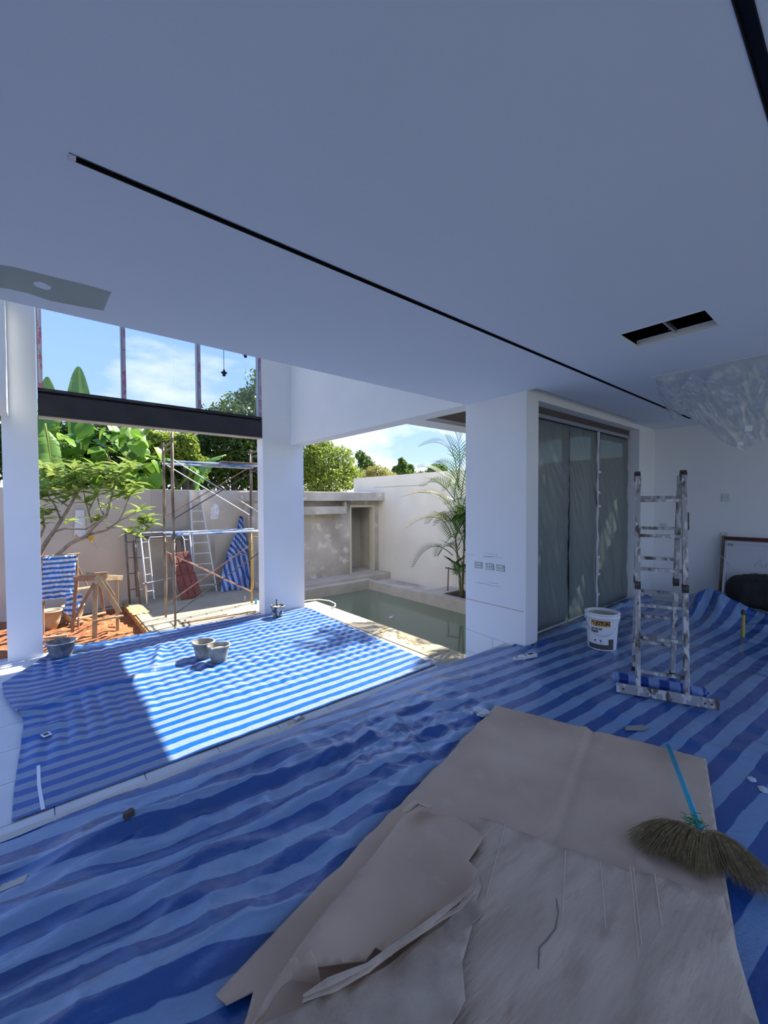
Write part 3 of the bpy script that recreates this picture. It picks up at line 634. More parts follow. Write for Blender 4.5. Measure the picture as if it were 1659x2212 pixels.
# second sheet, corrugation side up
def zB(x, y):
    e = .064+.006*float(fbm(x*1.6+1, y*1.6+8, 2))
    d = Vector((x, y))-Vector(w2(1410, 2130, .05)); n_ = Vector((-.28, .96))
    e += .014*math.exp(-(d.dot(n_)/.06)**2)*(1 if x < 2.0 else .5)
    return e
B0 = w2(1030, 1765, .06); B1 = w2(1562, 1935, .06)
bd = (Vector(B1)-Vector(w2(1640, 2212, .06))).normalized()
polyB = [B0, w2(1060, 1772, .06), w2(1200, 1825, .06), w2(1380, 1890, .06), B1, w2(1600, 2080, .06), w2(1640, 2212, .06), tuple(Vector(w2(1640, 2212, .06))-bd*.9), (.35, .30), (.40, .85), (.85, 1.02), w2(1000, 1900, .06)]
cb = card_sheet('cardboard_sheet', polyB, zB, M_CARD_L, 'dented corrugated cardboard sheet lying over the larger flat sheet')
M_SCORE = mat('card_score', (.70,.56,.44), .9); M_CRACK = mat('card_crack', (.20,.16,.13), .9)
for k, (a, b, c, d) in enumerate(((1092,1783,1050,1940),(1222,1838,1215,1990),(1297,1860,1309,2010),(1362,1875,1380,2080),(1368,1876,1386,2050),(1414,1895,1430,2010))):
    p, q = P(a, b, z=.06), P(c, d, z=.06)
    n_ = 8; pts = [p.lerp(q, i/n_) for i in range(n_+1)]
    obj('score_line', MB().tube([(v.x, v.y, zB(v.x, v.y)+.0005) for v in pts], .0018, 5), M_SCORE, cb)
cr_ = [(1202,1945),(1206,1975),(1200,2010),(1180,2035),(1165,2050),(1163,2095)]
obj('crack', MB().tube([(lambda p: (p.x, p.y, zB(p.x, p.y)+.0004))(P(a, b, z=.06)) for a, b in cr_], .0022, 5), M_CRACK, cb)
# folded, torn piece at the lower left
def zC(x, y):
    L0, L1 = Vector(w2(875, 1755, .08)), Vector(w2(560, 2190, .08)); d = (L1-L0).normalized(); n_ = Vector((-d.y, d.x)); s_ = (Vector((x, y))-L0); k = abs(s_.dot(n_)); al = s_.dot(d)
    e = .066+.045*(1-math.exp(-(k/.09)))*math.exp(-k/.45)
    e += .012*float(ridge(x*3.0+1, y*2.2))*math.exp(-((al-.8)/.3)**2)+.010*float(fbm(x*2.4, y*2.4, 2))
    return max(e, zB(x, y)+.008)
polyC = [w2(875,1755,.08), w2(905,1742,.09), w2(932,1746,.10), w2(930,1758,.09), w2(985,1768,.08), w2(1046,1808,.08), w2(1030,1835,.08), w2(1012,1862,.08), w2(1033,1880,.08), w2(1020,1920,.08), w2(985,1955,.08), w2(930,1990,.08), w2(880,2020,.08), w2(845,2068,.08), w2(812,2052,.08), w2(790,2082,.08), w2(735,2090,.08), w2(690,2095,.08), w2(640,2110,.08), w2(610,2125,.08), w2(570,2190,.08), w2(535,2225,.08)]
polyC += [w2(600,2110,.08), w2(650,2040,.08), w2(720,1950,.08), w2(800,1850,.08)]
fc = thing('torn_cardboard', 'folded cardboard flap with ragged torn edges and a hole', 'cardboard', (1.2, 1.4, .06))
def childsheet(name, poly, zf, m, grid=.03, th=.005):
    o = card_sheet(name, poly, zf, m, None, parent=fc, grid=grid, th=th); o.data.transform(Matrix.Translation(-Vector(fc.location))); return o
childsheet('folded_flap', polyC, zC, M_CARD)
def zD(x, y): return max(.082+.03*float(fbm(x*1.1+3, y*1.1, 2))+.012*float(ridge(x*4, y*9+x*3))*.6, zB(x, y)+.009)
polyD = [w2(1033,1880,.09), w2(1040,1905,.09), w2(1028,1935,.09), w2(1042,1962,.09), w2(1022,1985,.09), w2(1008,2040,.09), w2(998,2075,.09), w2(1005,2160,.09), w2(985,2200,.09), w2(960,2240,.09), w2(800,2330,.09), w2(560,2330,.09), w2(540,2230,.09), w2(640,2190,.09), w2(700,2150,.09), w2(760,2128,.09), w2(830,2085,.09), w2(900,2035,.09), w2(960,1990,.09), w2(1010,1930,.09)]
childsheet('torn_layer', polyD, zD, M_CARD_T)
edgepts = [(1036,1890),(1026,1925),(990,1965),(930,2005),(860,2050),(800,2095),(720,2135),(660,2165)]
r_ = random.Random(11)
for k in range(3):
    pts = []
    for a, b in edgepts:
        p = P(a+r_.uniform(-5,5)-4*k, b+r_.uniform(-4,4)+5*k-4, z=.10); pts.append((p.x, p.y, .098+.012*k+r_.uniform(-.004,.006)))
    W('torn_fibre', MB().tube(pts, [.004]+[r_.uniform(.005,.012) for _ in pts[2:]]+[.004], 5), M_CARD_T, fc)
# upright torn tab beside the hole
tb = [P(636,2110,z=.09), P(655,2180,z=.09), P(700,2170,z=.09), P(693,2115,z=.09)]
m = MB(); hs = [.06,.075,.055,.085,.10,.07]
a, b = tb[0], tb[3]
bt = [a.lerp(b, i/5) for i in range(6)]
Xg = np.array([[p.x, p.x-.01] for p in bt]); Yg = np.array([[p.y, p.y+.015] for p in bt]); Zg = np.array([[.075, .075+h] for h in hs])
obj('torn_tab', MB().grid(Xg-fc.location.x, Yg-fc.location.y, Zg-fc.location.z), M_CARD, fc, solid=.004)
cp = [(880,1752),(905,1738),(932,1744),(932,1738)]
cl = [P(878,1757,z=.10), P(905,1742,z=.10), P(932,1748,z=.10)]
Xg = np.array([[p.x, p.x-.02, p.x-.03] for p in cl]); Yg = np.array([[p.y, p.y+.01, p.y-.02] for p in cl]); Zg = np.array([[.10,.118,.122],[.105,.135,.14],[.10,.125,.128]])
obj('curled_corner', MB().grid(Xg-fc.location.x, Yg-fc.location.y, Zg-fc.location.z), M_CARD, fc, solid=.004, smooth=True)

# ================================================================== BROOM
M_TURQ = mat('turquoise_handle', (.03,.36,.52), .35); M_STRAW = mat('broom_grass', (.25,.175,.075), .8, col2=(.15,.105,.045), nscale=30, col3=(.38,.27,.12), n3=60, lo3=.55, hi3=.65)
M_GREENT = mat('green_cord', (.05,.25,.09), .6)
hb, ht = P(1513, 1792, z=.10), P(1444, 1612, z=.062)
br = thing('grass_broom', 'grass broom with turquoise handle lying across the cardboard', 'broom', (hb.x, hb.y, .05))
W('handle', MB().tube([hb, hb.lerp(ht, .5), ht], .0135, 12), M_TURQ, br, smooth=True)
W('handle_cap', MB().tube([ht, ht+(ht-hb).normalized()*.012], .0145, 12), M_TURQ, br)
tips = [(1350,1803),(1362,1830),(1395,1852),(1432,1862),(1455,1858),(1480,1880),(1503,1895),(1527,1908),(1545,1880),(1575,1895),(1612,1925),(1650,1945),(1685,1950),(1700,1925)]
Tw = [P(a, b, z=.055) for a, b in tips]
roots = [P(1462, 1778, z=.10), P(1490, 1788, z=.105), P(1515, 1800, z=.105), P(1545, 1800, z=.10), P(1562, 1806, z=.09)]
def lerp_list(L_, t):
    f = t*(len(L_)-1); i = min(int(f), len(L_)-2); return L_[i].lerp(L_[i+1], f-i)
m = MB(); rr = random.Random(2)
for k in range(2600):
    t_ = rr.random(); tip = lerp_list(Tw, t_); ro = lerp_list(roots, t_)
    ro = ro+Vector((rr.gauss(0,.006), rr.gauss(0,.006), rr.uniform(-.03,.01)))
    sc = rr.uniform(.72, 1.0); tip = ro+(tip-ro)*sc+Vector((rr.gauss(0,.012), rr.gauss(0,.012), rr.uniform(-.012,.03)))
    hdir = (hb-ht).normalized()
    lift = .03*(1-abs(2*t_-1))
    mid = ro.lerp(tip, .45)+hdir*(-.07 if t_ < .35 else (-.02 if t_ < .6 else -.05))*(1 if t_ < .35 else .8)+Vector((0,0,.02+lift*.4))
    w_ = rr.uniform(.0009, .0016); n = len(m.v); prev = None
    for s_ in (0, .33, .66, 1.0):
        q = ro*(1-s_)**2+mid*2*s_*(1-s_)+tip*s_*s_; ww = w_*(1-s_*.7)
        d = (tip-ro); sd_ = Vector((-d.y, d.x, 0)).normalized()
        m.v += [tuple(q-sd_*ww), tuple(q+sd_*ww)]
    for i in range(3): m.f.append((n+2*i, n+2*i+1, n+2*i+3, n+2*i+2))
o = W('bristles', m, M_STRAW, br); o['kind'] = 'stuff'
m = MB()
for j in range(9):   # solid core so the fan has body
    pass
core = [lerp_list(roots, i/14) for i in range(15)]; ct = [lerp_list(roots, i/14).lerp(lerp_list(Tw, i/14), .55) for i in range(15)]
cmid = [core[i].lerp(ct[i], .5)+Vector((0,0,.012)) for i in range(15)]
Xg = np.array([[a.x, b.x, c.x] for a, b, c in zip(core, cmid, ct)]); Yg = np.array([[a.y, b.y, c.y] for a, b, c in zip(core, cmid, ct)]); Zg = np.array([[a.z-.02, b.z-.02, max(c.z-.015,.05)] for a, b, c in zip(core, cmid, ct)])
W('bristle_core', MB().grid(Xg, Yg, Zg), M_STRAW, br, smooth=True, solid=.006)
W('binding', MB().tube([lerp_list(roots, i/8)+Vector((0,0,.006)) for i in range(9)], .008, 6), M_STRAW, br)
g0 = P(1497, 1775, z=.11)
m = MB(); 
for k in range(40):
    a = rr.uniform(0, 6.28); q = g0+Vector((rr.gauss(0,.02), rr.gauss(0,.02), rr.uniform(-.01,.012))); d = Vector((math.cos(a), math.sin(a), .2))*.015
    m.bar(q-d, q+d, .003, .002)
W('green_cord', m, M_GREENT, br)

# ================================================================== SMALL THINGS ON THE NEAR TARP
M_CRUMP = mat('clear_crumpled_plastic', (.55,.60,.68), .25)
def crumple(name, px, py, r, label, z0=None, m=M_CRUMP, flat=.5, seed=1):
    p = P(px, py, z=.02); zz = nz(p.x, p.y) if z0 is None else z0
    bm = bmesh.new(); bmesh.ops.create_icosphere(bm, subdivisions=3, radius=r); r2 = np.random.default_rng(seed)
    for v in bm.verts:
        f = 1+.45*float(fbm(v.co.x/r*1.3+seed, v.co.y/r*1.3+v.co.z/r, 3)); v.co = v.co*f; v.co.z = max(v.co.z*flat, -r*flat*.5)+r*flat*.5
    me = bpy.data.meshes.new(name); bm.to_mesh(me); bm.free()
    o = obj(name, me, m); o.location = (p.x, p.y, zz); return tag(o, label, 'plastic scrap')
crumple('plastic_scrap', 1039, 1541, .055, 'crumpled clear plastic scrap at the corner of the big cardboard sheet', seed=2)
crumple('plastic_scrap', 1625, 1680, .021, 'small crumpled white plastic scrap on the tarp beyond the broom handle', seed=4)
crumple('plastic_scrap', 1653, 1704, .025, 'second larger plastic scrap beside the small one past the broom', seed=6)
M_STONE = mat('brown_stone', (.12,.10,.085), .8, col2=(.07,.06,.05), nscale=25)
p = P(279, 1785, z=.05)
bm = bmesh.new(); bmesh.ops.create_cube(bm, size=1); bmesh.ops.subdivide_edges(bm, edges=bm.edges[:], cuts=4, use_grid_fill=True)
for v in bm.verts:
    v.co = Vector((v.co.x*.045, v.co.y*.026, v.co.z*.03))*(1+.15*float(fbm(v.co.x*3, v.co.y*3+v.co.z*2)))
me = bpy.data.meshes.new('stone'); bm.to_mesh(me); bm.free()
o = obj('stone', me, M_STONE); o.location = (p.x, p.y, nz(p.x, p.y)+.014); o.rotation_euler = (0,0,.2); tag(o, 'small brown block weighing down the tarp edge', 'stone')
def tape_bit(px, py, w, h, rz, label):
    p = P(px, py, z=.03); z = nz(p.x, p.y)
    U_, V_ = np.meshgrid(np.linspace(-w/2, w/2, 5), np.linspace(-h/2, h/2, 5), indexing='ij')
    ca, sa = math.cos(rz), math.sin(rz); Xw = p.x+U_*ca-V_*sa; Yw_ = p.y+U_*sa+V_*ca
    o = obj('tape_piece', MB().grid(Xw, Yw_, near_z(Xw, Yw_)+.003), mat('beige_tape', (.55,.53,.48), .5) if 'beige_tape' not in bpy.data.materials else bpy.data.materials['beige_tape'], solid=.002); return tag(o, label, 'tape')
tape_bit(28, 1914, .09, .05, -.3, 'torn beige tape piece on the dark fold of the near tarp')
tape_bit(628, 1581, .08, .04, .2, 'short beige tape piece on the tarp edge over the step')
p = P(640, 1557, z=LOW)
t = thing('metal_bracket', 'small grey metal bracket on the bare tiles between the tarps', 'bracket', (p.x, p.y, LOW), .25)
obj('plate', MB().box((-.09, -.035, 0), (.09, .035, .012)), M_CONC_L, t, bevel=.003); obj('raised_pad', MB().box((-.02, -.025, .012), (.05, .025, .028)), M_ALU, t, bevel=.003); obj('slot', MB().box((.055, -.01, .012), (.08, .01, .014)), M_BLACK, t)
p = P(1141, 1412, z=.05)
t = thing('plastic_fitting', 'white plastic fitting with black print beside the pillar foot', 'fitting', (p.x, p.y, nz(p.x, p.y)+.004), -.25)
obj('body', MB().box((-.11, -.03, 0), (.10, .03, .035)), M_PLAST, t, bevel=.004); obj('tab', MB().box((-.19, -.02, 0), (-.11, .02, .03)), M_PLAST, t, bevel=.004)
for a, b, c, d in ((.0,-.018,.07,.02),(-.05,-.02,-.035,.022),(-.17,-.008,-.14,.008)): obj('print', MB().box((a, b, .035 if a > -.12 else .03), (c, d, .0362 if a > -.12 else .0312)), M_BLACK, t)
flatp = P(1375, 1570, z=.02)
o = obj('paper_scrap', MB().prism([(-.10,-.02),(.02,-.035),(.11,.0),(.06,.035),(-.06,.03)], 0, .003), mat('grey_paper', (.30,.31,.30), .7)); o.location = (flatp.x, flatp.y, nz(flatp.x, flatp.y)+.006); o.rotation_euler = (0,0,-.6); tag(o, 'flat grey paper scrap on a dark stripe between cardboard and ladder', 'paper scrap')
# ================================================================== PAINT BUCKET
M_BUCK = mat('bucket_plastic', (.90,.91,.92), .35); M_YEL = mat('label_yellow', (.80,.46,.04), .5); M_GREYP = mat('label_grey', (.10,.095,.09), .5); M_INK = mat('label_ink', (.012,.012,.02), .5); M_REDL = mat('label_red', (.35,.03,.03), .5); M_PAINT = mat('dried_paint', (.52,.48,.40), .7, col2=(.36,.31,.25), nscale=8)
def text_mesh(txt, size, name='lettering', bold=0.0):
    cu = bpy.data.curves.new(name, 'FONT'); cu.body = txt; cu.size = size; cu.offset = bold; cu.align_x = 'LEFT'
    to = bpy.data.objects.new(name, cu); C.objects.link(to); dg = bpy.context.evaluated_depsgraph_get(); dg.update()
    me = bpy.data.meshes.new_from_object(to.evaluated_get(dg)); bpy.data.objects.remove(to); bpy.data.curves.remove(cu); return me
jp = P(1300, 1398, z=.015)
bx_, by_ = jp.x, jp.y; bz_ = nz(bx_, by_)+.002
HB = .405; rb_, rt_ = .142, .166
rad = lambda z: rb_+(rt_-rb_)*z/HB
bt = thing('paint_bucket', 'white plastic paint bucket with yellow and grey printed label', 'bucket', (bx_, by_, bz_))
obj('body', MB().lathe([(0, 0), (rb_-.006, 0), (rb_, .006), (rad(.33), .33), (rt_, HB-.03), (rt_, HB), (rt_-.006, HB), (rt_-.008, HB-.05), (rt_-.012, .30), (rb_-.008, .012), (0, .012)], n=48), M_BUCK, bt, smooth=False)
obj('rim', MB().lathe([(rt_, HB-.055), (rt_+.012, HB-.052), (rt_+.012, HB-.035), (rt_+.004, HB-.03), (rt_+.004, HB-.018), (rt_+.014, HB-.012), (rt_+.013, HB), (rt_-.004, HB+.002)], n=48), M_BUCK, bt, smooth=True)
obj('paint', MB().lathe([(0, HB-.035), (rt_-.02, HB-.04), (rt_-.012, HB-.03)], n=32), M_PAINT, bt, smooth=True)
view_a = math.atan2(-by_, -bx_)            # direction from bucket to camera
def bend(me, a0, z0, lift=.0012, sx=1.0):  # lay a flat (x,y) mesh on the bucket wall; a0 = angle of x=0
    for v in me.vertices:
        x, y, _ = v.co; z = z0+y; r = rad(z)+lift; a = a0+x*sx/r
        v.co = (r*math.cos(a), r*math.sin(a), z)
    me.update(); return me
def patch(x0, x1, z0, z1, name, m, lift):
    U_, V_ = np.meshgrid(np.linspace(x0, x1, 24), np.linspace(z0, z1, 6), indexing='ij')
    rr_ = rb_+(rt_-rb_)*V_/HB+lift; A_ = view_a+U_/rr_
    obj(name, MB().grid(rr_*np.cos(A_), rr_*np.sin(A_), V_), m, bt, smooth=True)
patch(-.115, .085, .272, .330, 'label_band', M_YEL, .0009); patch(-.115, .085, .325, .334, 'label_stripe', M_REDL, .0012)
patch(-.15, .125, .018, .072, 'label_base', M_GREYP, .0009); patch(.066, .125, .072, .135, 'label_base', M_GREYP, .0009)
for txt, size, x, z, bd_ in (('JOTUN', .052, -.063, .284, .0022), ('JOTAPLAST', .030, -.112, .232, .0012), ('PRIMER', .030, -.112, .203, .0012)):
    me = text_mesh(txt, size, 'lettering', bd_); wd_ = max(v.co.x for v in me.vertices); kx = {'JOTUN': .140, 'JOTAPLAST': .115, 'PRIMER': .075}[txt]/wd_
    for v in me.vertices: v.co.x *= kx
    bend(me, view_a+x/.16, z, .002); obj('lettering', me, M_INK, bt)
# emblem on the yellow band: dark roof-like arch over a pale figure
me = MB().prism([(0,0),(.030,0),(.030,.020),(.034,.020),(.015,.040),(-.004,.020),(0,.020)], 0, .001).mesh('emblem'); bend(me, view_a-.107/.16, .282, .0018); obj('emblem', me, M_INK, bt)
me = MB().prism([(.007,.001),(.023,.001),(.023,.018),(.015,.028),(.007,.018)], 0, .001).mesh('emblem_figure'); bend(me, view_a-.107/.16, .282, .0028); obj('emblem_figure', me, M_BUCK, bt)
for x in (-.075, -.02):
    me = MB().prism([(0,0),(.016,0),(.016,.016),(0,.016)], 0, .001).mesh('symbol'); bend(me, view_a+x/.15, .105, .002); obj('symbol', me, M_INK, bt)
    for q in range(2):
        me = MB().prism([(0,0),(.02,0),(.02,.003),(0,.003)], 0, .001).mesh('small_print'); bend(me, view_a+(x+.012*q)/.15, .092-.008*q, .002); obj('small_print', me, M_SOCK, bt)
me = MB().prism([(0,0),(.13,0),(.13,.005),(0,.005)], 0, .001).mesh('small_print'); bend(me, view_a-.11/.15, .188, .002); obj('small_print', me, M_SOCK, bt)
pts = []
for k in range(21):
    a = view_a-1.45+2.9*k/20; s_ = math.sin(math.pi*k/20); z = .335-.165*s_; r = rad(z)+.006+.006*s_; pts.append((r*math.cos(a), r*math.sin(a), z))
obj('wire_handle', MB().tube(pts, .0022, 6), M_ALU, bt)
for s_ in (-1, 1):
    a = view_a+s_*1.47; r = rad(.335); obj('handle_ear', MB().tube([(r*math.cos(a), r*math.sin(a), .335), ((r+.014)*math.cos(a), (r+.014)*math.sin(a), .335)], .016, 10), M_BUCK, bt)

# ================================================================== STEP LADDER
M_LAD = mat('paint_splashed_aluminium', (.36,.36,.37), .55, col2=(.10,.075,.06), nscale=14, detail=8, lo=.50, hi=.62, metal=.15, stretch=(1,1,.45), col3=(.62,.61,.60), n3=24, lo3=.52, hi3=.58)
M_HINGE = mat('black_hinge', (.02,.018,.016), .5, col2=(.08,.06,.05), nscale=20)
fl, fr = P(1378, 1503, z=.01), P(1483, 1522, z=.01); bl, brr = P(1362, 1448, z=.01), P(1459, 1462, z=.01)
wv = (fr-fl); wv.z = 0; wlen = .335; wv = wv.normalized(); dv = Vector((-wv.y, wv.x, 0)); dv = dv if dv.dot(Vector((1,1,0))) > 0 else -dv
FL = Vector((fl.x, fl.y, nz(fl.x, fl.y)+.005)); FR = FL+wv*wlen
BLd = FL+dv*.58+wv*.01; BRd = BLd+wv*(wlen-.03)
HT = 1.86
apL = FL+dv*.27+Vector((0,0,HT-.02)); apR = FR+dv*.27+Vector((0,0,HT-.02))
apLb = apL+dv*.05+wv*.012; apRb = apR+dv*.05-wv*.018
ld = thing('step_ladder', 'folding aluminium step ladder splashed with dried paint', 'ladder', FL.lerp(BRd, .5))
ld.location.z = FL.z
for a, b, bias in ((FL, apL, 0), (FR, apR, 0), (BLd, apLb, 1), (BRd, apRb, 1)):
    mid = a.lerp(b, .49)
    lower = W('rail', MB().bar(a, mid+Vector((0,0,-.03)), .036, .062, up=dv), M_LAD, ld, bevel=.003)
    W('rail', MB().bar(mid+Vector((0,0,.03)), b, .036, .062, up=dv), M_LAD, ld, bevel=.003)
    W('hinge', MB().tube([mid-wv*.02, mid+wv*.02], .045, 14).bar(mid-Vector((0,0,.075)), mid+Vector((0,0,.075)), .034, .05, up=dv), M_HINGE, ld, bevel=.003)
    sub_('foot', MB().bar(a-Vector((0,0,.004)), a.lerp(b, .025), .042, .068, up=dv), M_HINGE, lower, ld)
for q in (apL, apR): W('top_hinge', MB().tube([q+dv*.025-wv*.022, q+dv*.025+wv*.022], .048, 14).bar(q+dv*.0-Vector((0,0,.09)), q+dv*.03, .032, .05, up=dv), M_HINGE, ld, bevel=.003)
for s0, s1, ts_ in ((FL, apL, (.105,.255,.40,.565,.72,.885)), (BLd, apLb, (.16,.30,.43,.60,.75,.90))):
    e0, e1 = (FR, apR) if s0 is FL else (BRd, apRb)
    for t_ in ts_: W('rung', MB().bar(s0.lerp(s1, t_), e0.lerp(e1, t_), .030, .026, up=Vector((0,0,1))), M_LAD, ld, bevel=.003)
e0 = FL-wv*.16+Vector((0,0,.045))-dv*.03; e1 = FR+wv*.20+Vector((0,0,.045))-dv*.03
W('stabiliser_bar', MB().bar(e0, e1, .03, .075, up=Vector((0,0,1))), M_LAD, ld, bevel=.004)
for q in (e0+wv*.05, e1-wv*.05, e1-wv*.09): W('rivet', MB().tube([q-dv*.016, q-dv*.020], .008, 8), M_HINGE, ld)
W('lock_lever', MB().bar(apR.lerp(FR, .17)+wv*.02, apR.lerp(FR, .25)+wv*.02, .022, .035, up=dv), M_HINGE, ld, bevel=.003)

# rolled strip of tarp behind the front legs
M_TARP_R = tarp_mat('tarp_roll', .15, 0.03, (.22,.33,.62), (.006,.05,.30))
q0 = FL+dv*.22-wv*.20; q1 = FR+dv*.20+wv*.18; q0.z = q1.z = 0
n1, n2 = 60, 16; U, A_ = np.meshgrid(np.linspace(0, 1, n1), np.linspace(0, 2*math.pi, n2), indexing='ij')
rr_ = .042*(1+.22*fbm(U*5, np.cos(A_)*.8+3, 3)); rr_ *= np.where((U < .02) | (U > .98), .2, 1)
ln = (q1-q0).length; ax = (q1-q0).normalized(); pe = Vector((-ax.y, ax.x, 0))
cz = .050+.0*U
X = q0.x+ax.x*ln*U+pe.x*rr_*np.cos(A_)*1.3; Y = q0.y+ax.y*ln*U+pe.y*rr_*np.cos(A_)*1.3
Z = .056+rr_*np.sin(A_)
o = obj('rolled_tarp', MB().grid(X, Y, Z, (A_*.05, U*ln)), M_TARP_R, smooth=True); tag(o, 'rolled strip of blue tarp lying between the ladder legs', 'tarp roll')

# ================================================================== BY THE FAR WALL
M_WOODD = mat('old_timber', (.20,.14,.10), .8, col2=(.12,.085,.06), nscale=8, stretch=(1,1,.3)); M_REDB = mat('red_oxide_bar', (.10,.018,.016), .6, col2=(.06,.012,.012), nscale=6); M_BOARD = mat('white_board', (.62,.64,.68), .5)
yb0 = P(1563, 1163, x=8.08).y
t = thing('leaning_board', 'white board in a timber frame with red top bar leaning on the far wall', 'board', (7.95, .9, 0))
def lean(z): return 7.86+(8.10-7.86)*z/1.1
def lb(y0, y1, z0, z1, d0, d1):   # slab following the lean
    m = MB(); vs_ = []
    for z in (z0, z1):
        for y in (y0, y1):
            for d in (d0, d1): vs_.append((lean(z)+d, y, z))
    m.v = vs_; m.f = [(0,1,3,2),(4,6,7,5),(0,4,5,1),(2,3,7,6),(0,2,6,4),(1,5,7,3)]; return m
W('board', lb(.15, yb0-.05, .02, 1.02, -.01, .005), M_BOARD, t)
W('top_bar', lb(.12, yb0-.02, 1.04, 1.09, -.03, .01), M_REDB, t, bevel=.003)
W('side_post', lb(yb0-.015, yb0+.015, .0, 1.10, -.04, .01), M_WOODD, t, bevel=.003)
W('side_rail', lb(yb0-.055, yb0-.02, .0, 1.03, -.03, .005), M_ALU, t, bevel=.003)
W('upper_rail', lb(.15, yb0-.02, .99, 1.025, -.022, .005), M_BOARD, t)
W('corner_clip', lb(yb0-.12, yb0-.06, .955, .985, -.025, -.01), M_SOCK, t)
for k in range(4):
    y0 = .75+.11*k; W('cable_tie', MB().tube([(lean(.72)-.02, y0, .66), (lean(.74)-.03, y0+.03, .74+.02*k), (lean(.7)-.02, y0+.09, .67)], .0025, 5), M_SOCK, t)
W('string', MB().tube([(lean(.78)-.045, yb0+.02, .80), (lean(.72)-.05, yb0-.10, .70), (lean(.66)-.07, yb0-.16, .63)], .004, 5), M_PLAST, t)
# dark covered bundle
M_BAG = mat('black_cover', (.014,.015,.014), .75, col2=(.028,.028,.026), nscale=7, bump=.3, bscale=9, bdist=.03)
n1, n2 = 70, 36; U, A_ = np.meshgrid(np.linspace(0, 1, n1), np.linspace(0, 2*math.pi, n2), indexing='ij')
prof = np.power(np.clip(1-np.abs(2*U-1)**5, 0, 1), .5); wr_ = 1+.10*fbm(U*6, np.sin(A_)*1.2+np.cos(A_), 4)
ce, se = np.cos(A_), np.sin(A_)
sq = lambda c: np.sign(c)*np.abs(c)**.6
Yb_ = 1.44-1.15*U; Xb = 7.66+.16*sq(ce)*prof*wr_; Zb = .37+(.235*sq(se))*prof*wr_
Zb = np.maximum(Zb, .008)
o = obj('covered_bundle', MB().grid(Xb, Yb_, Zb), M_BAG, smooth=True); tag(o, 'lumpy bundle under a black cover in front of the leaning board', 'bundle')
p = P(1605, 1378, z=.01)
t = thing('pipe_stub', 'yellow plastic pipe stub standing upright on the tarp with dark cap', 'pipe', (p.x, p.y, nz(p.x, p.y)))
obj('pipe', MB().lathe([(0,0),(.017,0),(.017,.27),(0,.27)], n=16), mat('yellow_pipe', (.50,.38,.06), .45), t, smooth=False); obj('cap', MB().lathe([(0,.27),(.024,.27),(.026,.29),(.018,.325),(0,.33)], n=16), M_HINGE, t)

# plastic film hanging from the ceiling
M_FILM2 = film_mat('hanging_film', .55, (.74,.77,.80), .12, .25)
top = [(1408,812),(1460,803),(1520,792),(1600,776),(1659,763),(1720,750)]
bot = [(1424,862),(1452,908),(1482,890),(1515,918),(1560,955),(1605,974),(1632,955),(1659,944),(1720,915)]
XH = 4.66
tw = [P(a, b, z=CEIL) for a, b in top]; bw = [P(a, b, x=XH+.06) for a, b in bot]
n1, n2 = 110, 70
uu = np.linspace(0, 1, n1); 
def samp(L_, key): 
    a = np.array([key(p) for p in L_]); return np.interp(uu, np.linspace(0, 1, len(a)), a)
ty, by2, bz2 = samp(tw, lambda p: p.y), samp(bw, lambda p: p.y), samp(bw, lambda p: p.z)
U, V = np.meshgrid(uu, np.linspace(0, 1, n2), indexing='ij')
Yh = ty[:, None]*(1-V)+by2[:, None]*V; Zh = (CEIL-.002)*(1-V)+bz2[:, None]*V
Xh = XH+.05*V+sstep(0, .25, V)*(.05*ridge(U*5+V*.8, V*.9+U*2)+.035*fbm(U*9, V*4, 3)+.02*ridge(U*14-V*5, V*2))
t = thing('plastic_film', 'sheet of clear plastic film hanging crumpled from the ceiling', 'plastic film', (XH, 1.0, CEIL))
W('film', MB().grid(Xh, Yh, Zh), M_FILM2, t, smooth=True)
W('tape_strip', MB().bar((XH-.005, tw[0].y+.02, CEIL-.003), (XH-.005, .2, CEIL-.003), .035, .005), M_TAPEW, t)
pd = P(1600, 962, x=XH+.05); W('tape_piece', MB().box((XH+.03, pd.y-.02, pd.z-.005), (XH+.035, pd.y+.02, pd.z+.03)), M_TAPEW, t)
pd = P(1618, 928, x=XH+.05); W('tape_piece', MB().box((XH+.0, pd.y-.03, pd.z-.02), (XH+.005, pd.y+.02, pd.z+.03)), M_TAPEW, t)

# pendant lamp holders over the lower floor
for px, py, lab in ((484, 806, 'bare black lamp holder on a cord in front of the upper window'), (530, 766, 'second black lamp holder mostly hidden above the ceiling edge')):
    p = P(px, py, y=6.6)
    t = thing('pendant_lamp', lab, 'lamp', (p.x, p.y, p.z), 0, 'pendant lamp holders')
    obj('cord', MB().tube([(0,0,.05), (0,0,TOP-p.z)], .004, 6), M_BLACK, t)
    obj('cap', MB().lathe([(0,.055),(.012,.055),(.016,.03),(.045,.012),(.047,0),(0,0)], n=20), M_BLACK, t); obj('socket', MB().lathe([(0,0),(.024,0),(.026,-.035),(.022,-.045),(0,-.045)], n=20), M_BLACK, t)
    obj('ceiling_rose', MB().lathe([(0,TOP-p.z-.03),(.04,TOP-p.z-.02),(.04,TOP-p.z)], n=16), M_BLACK, t)

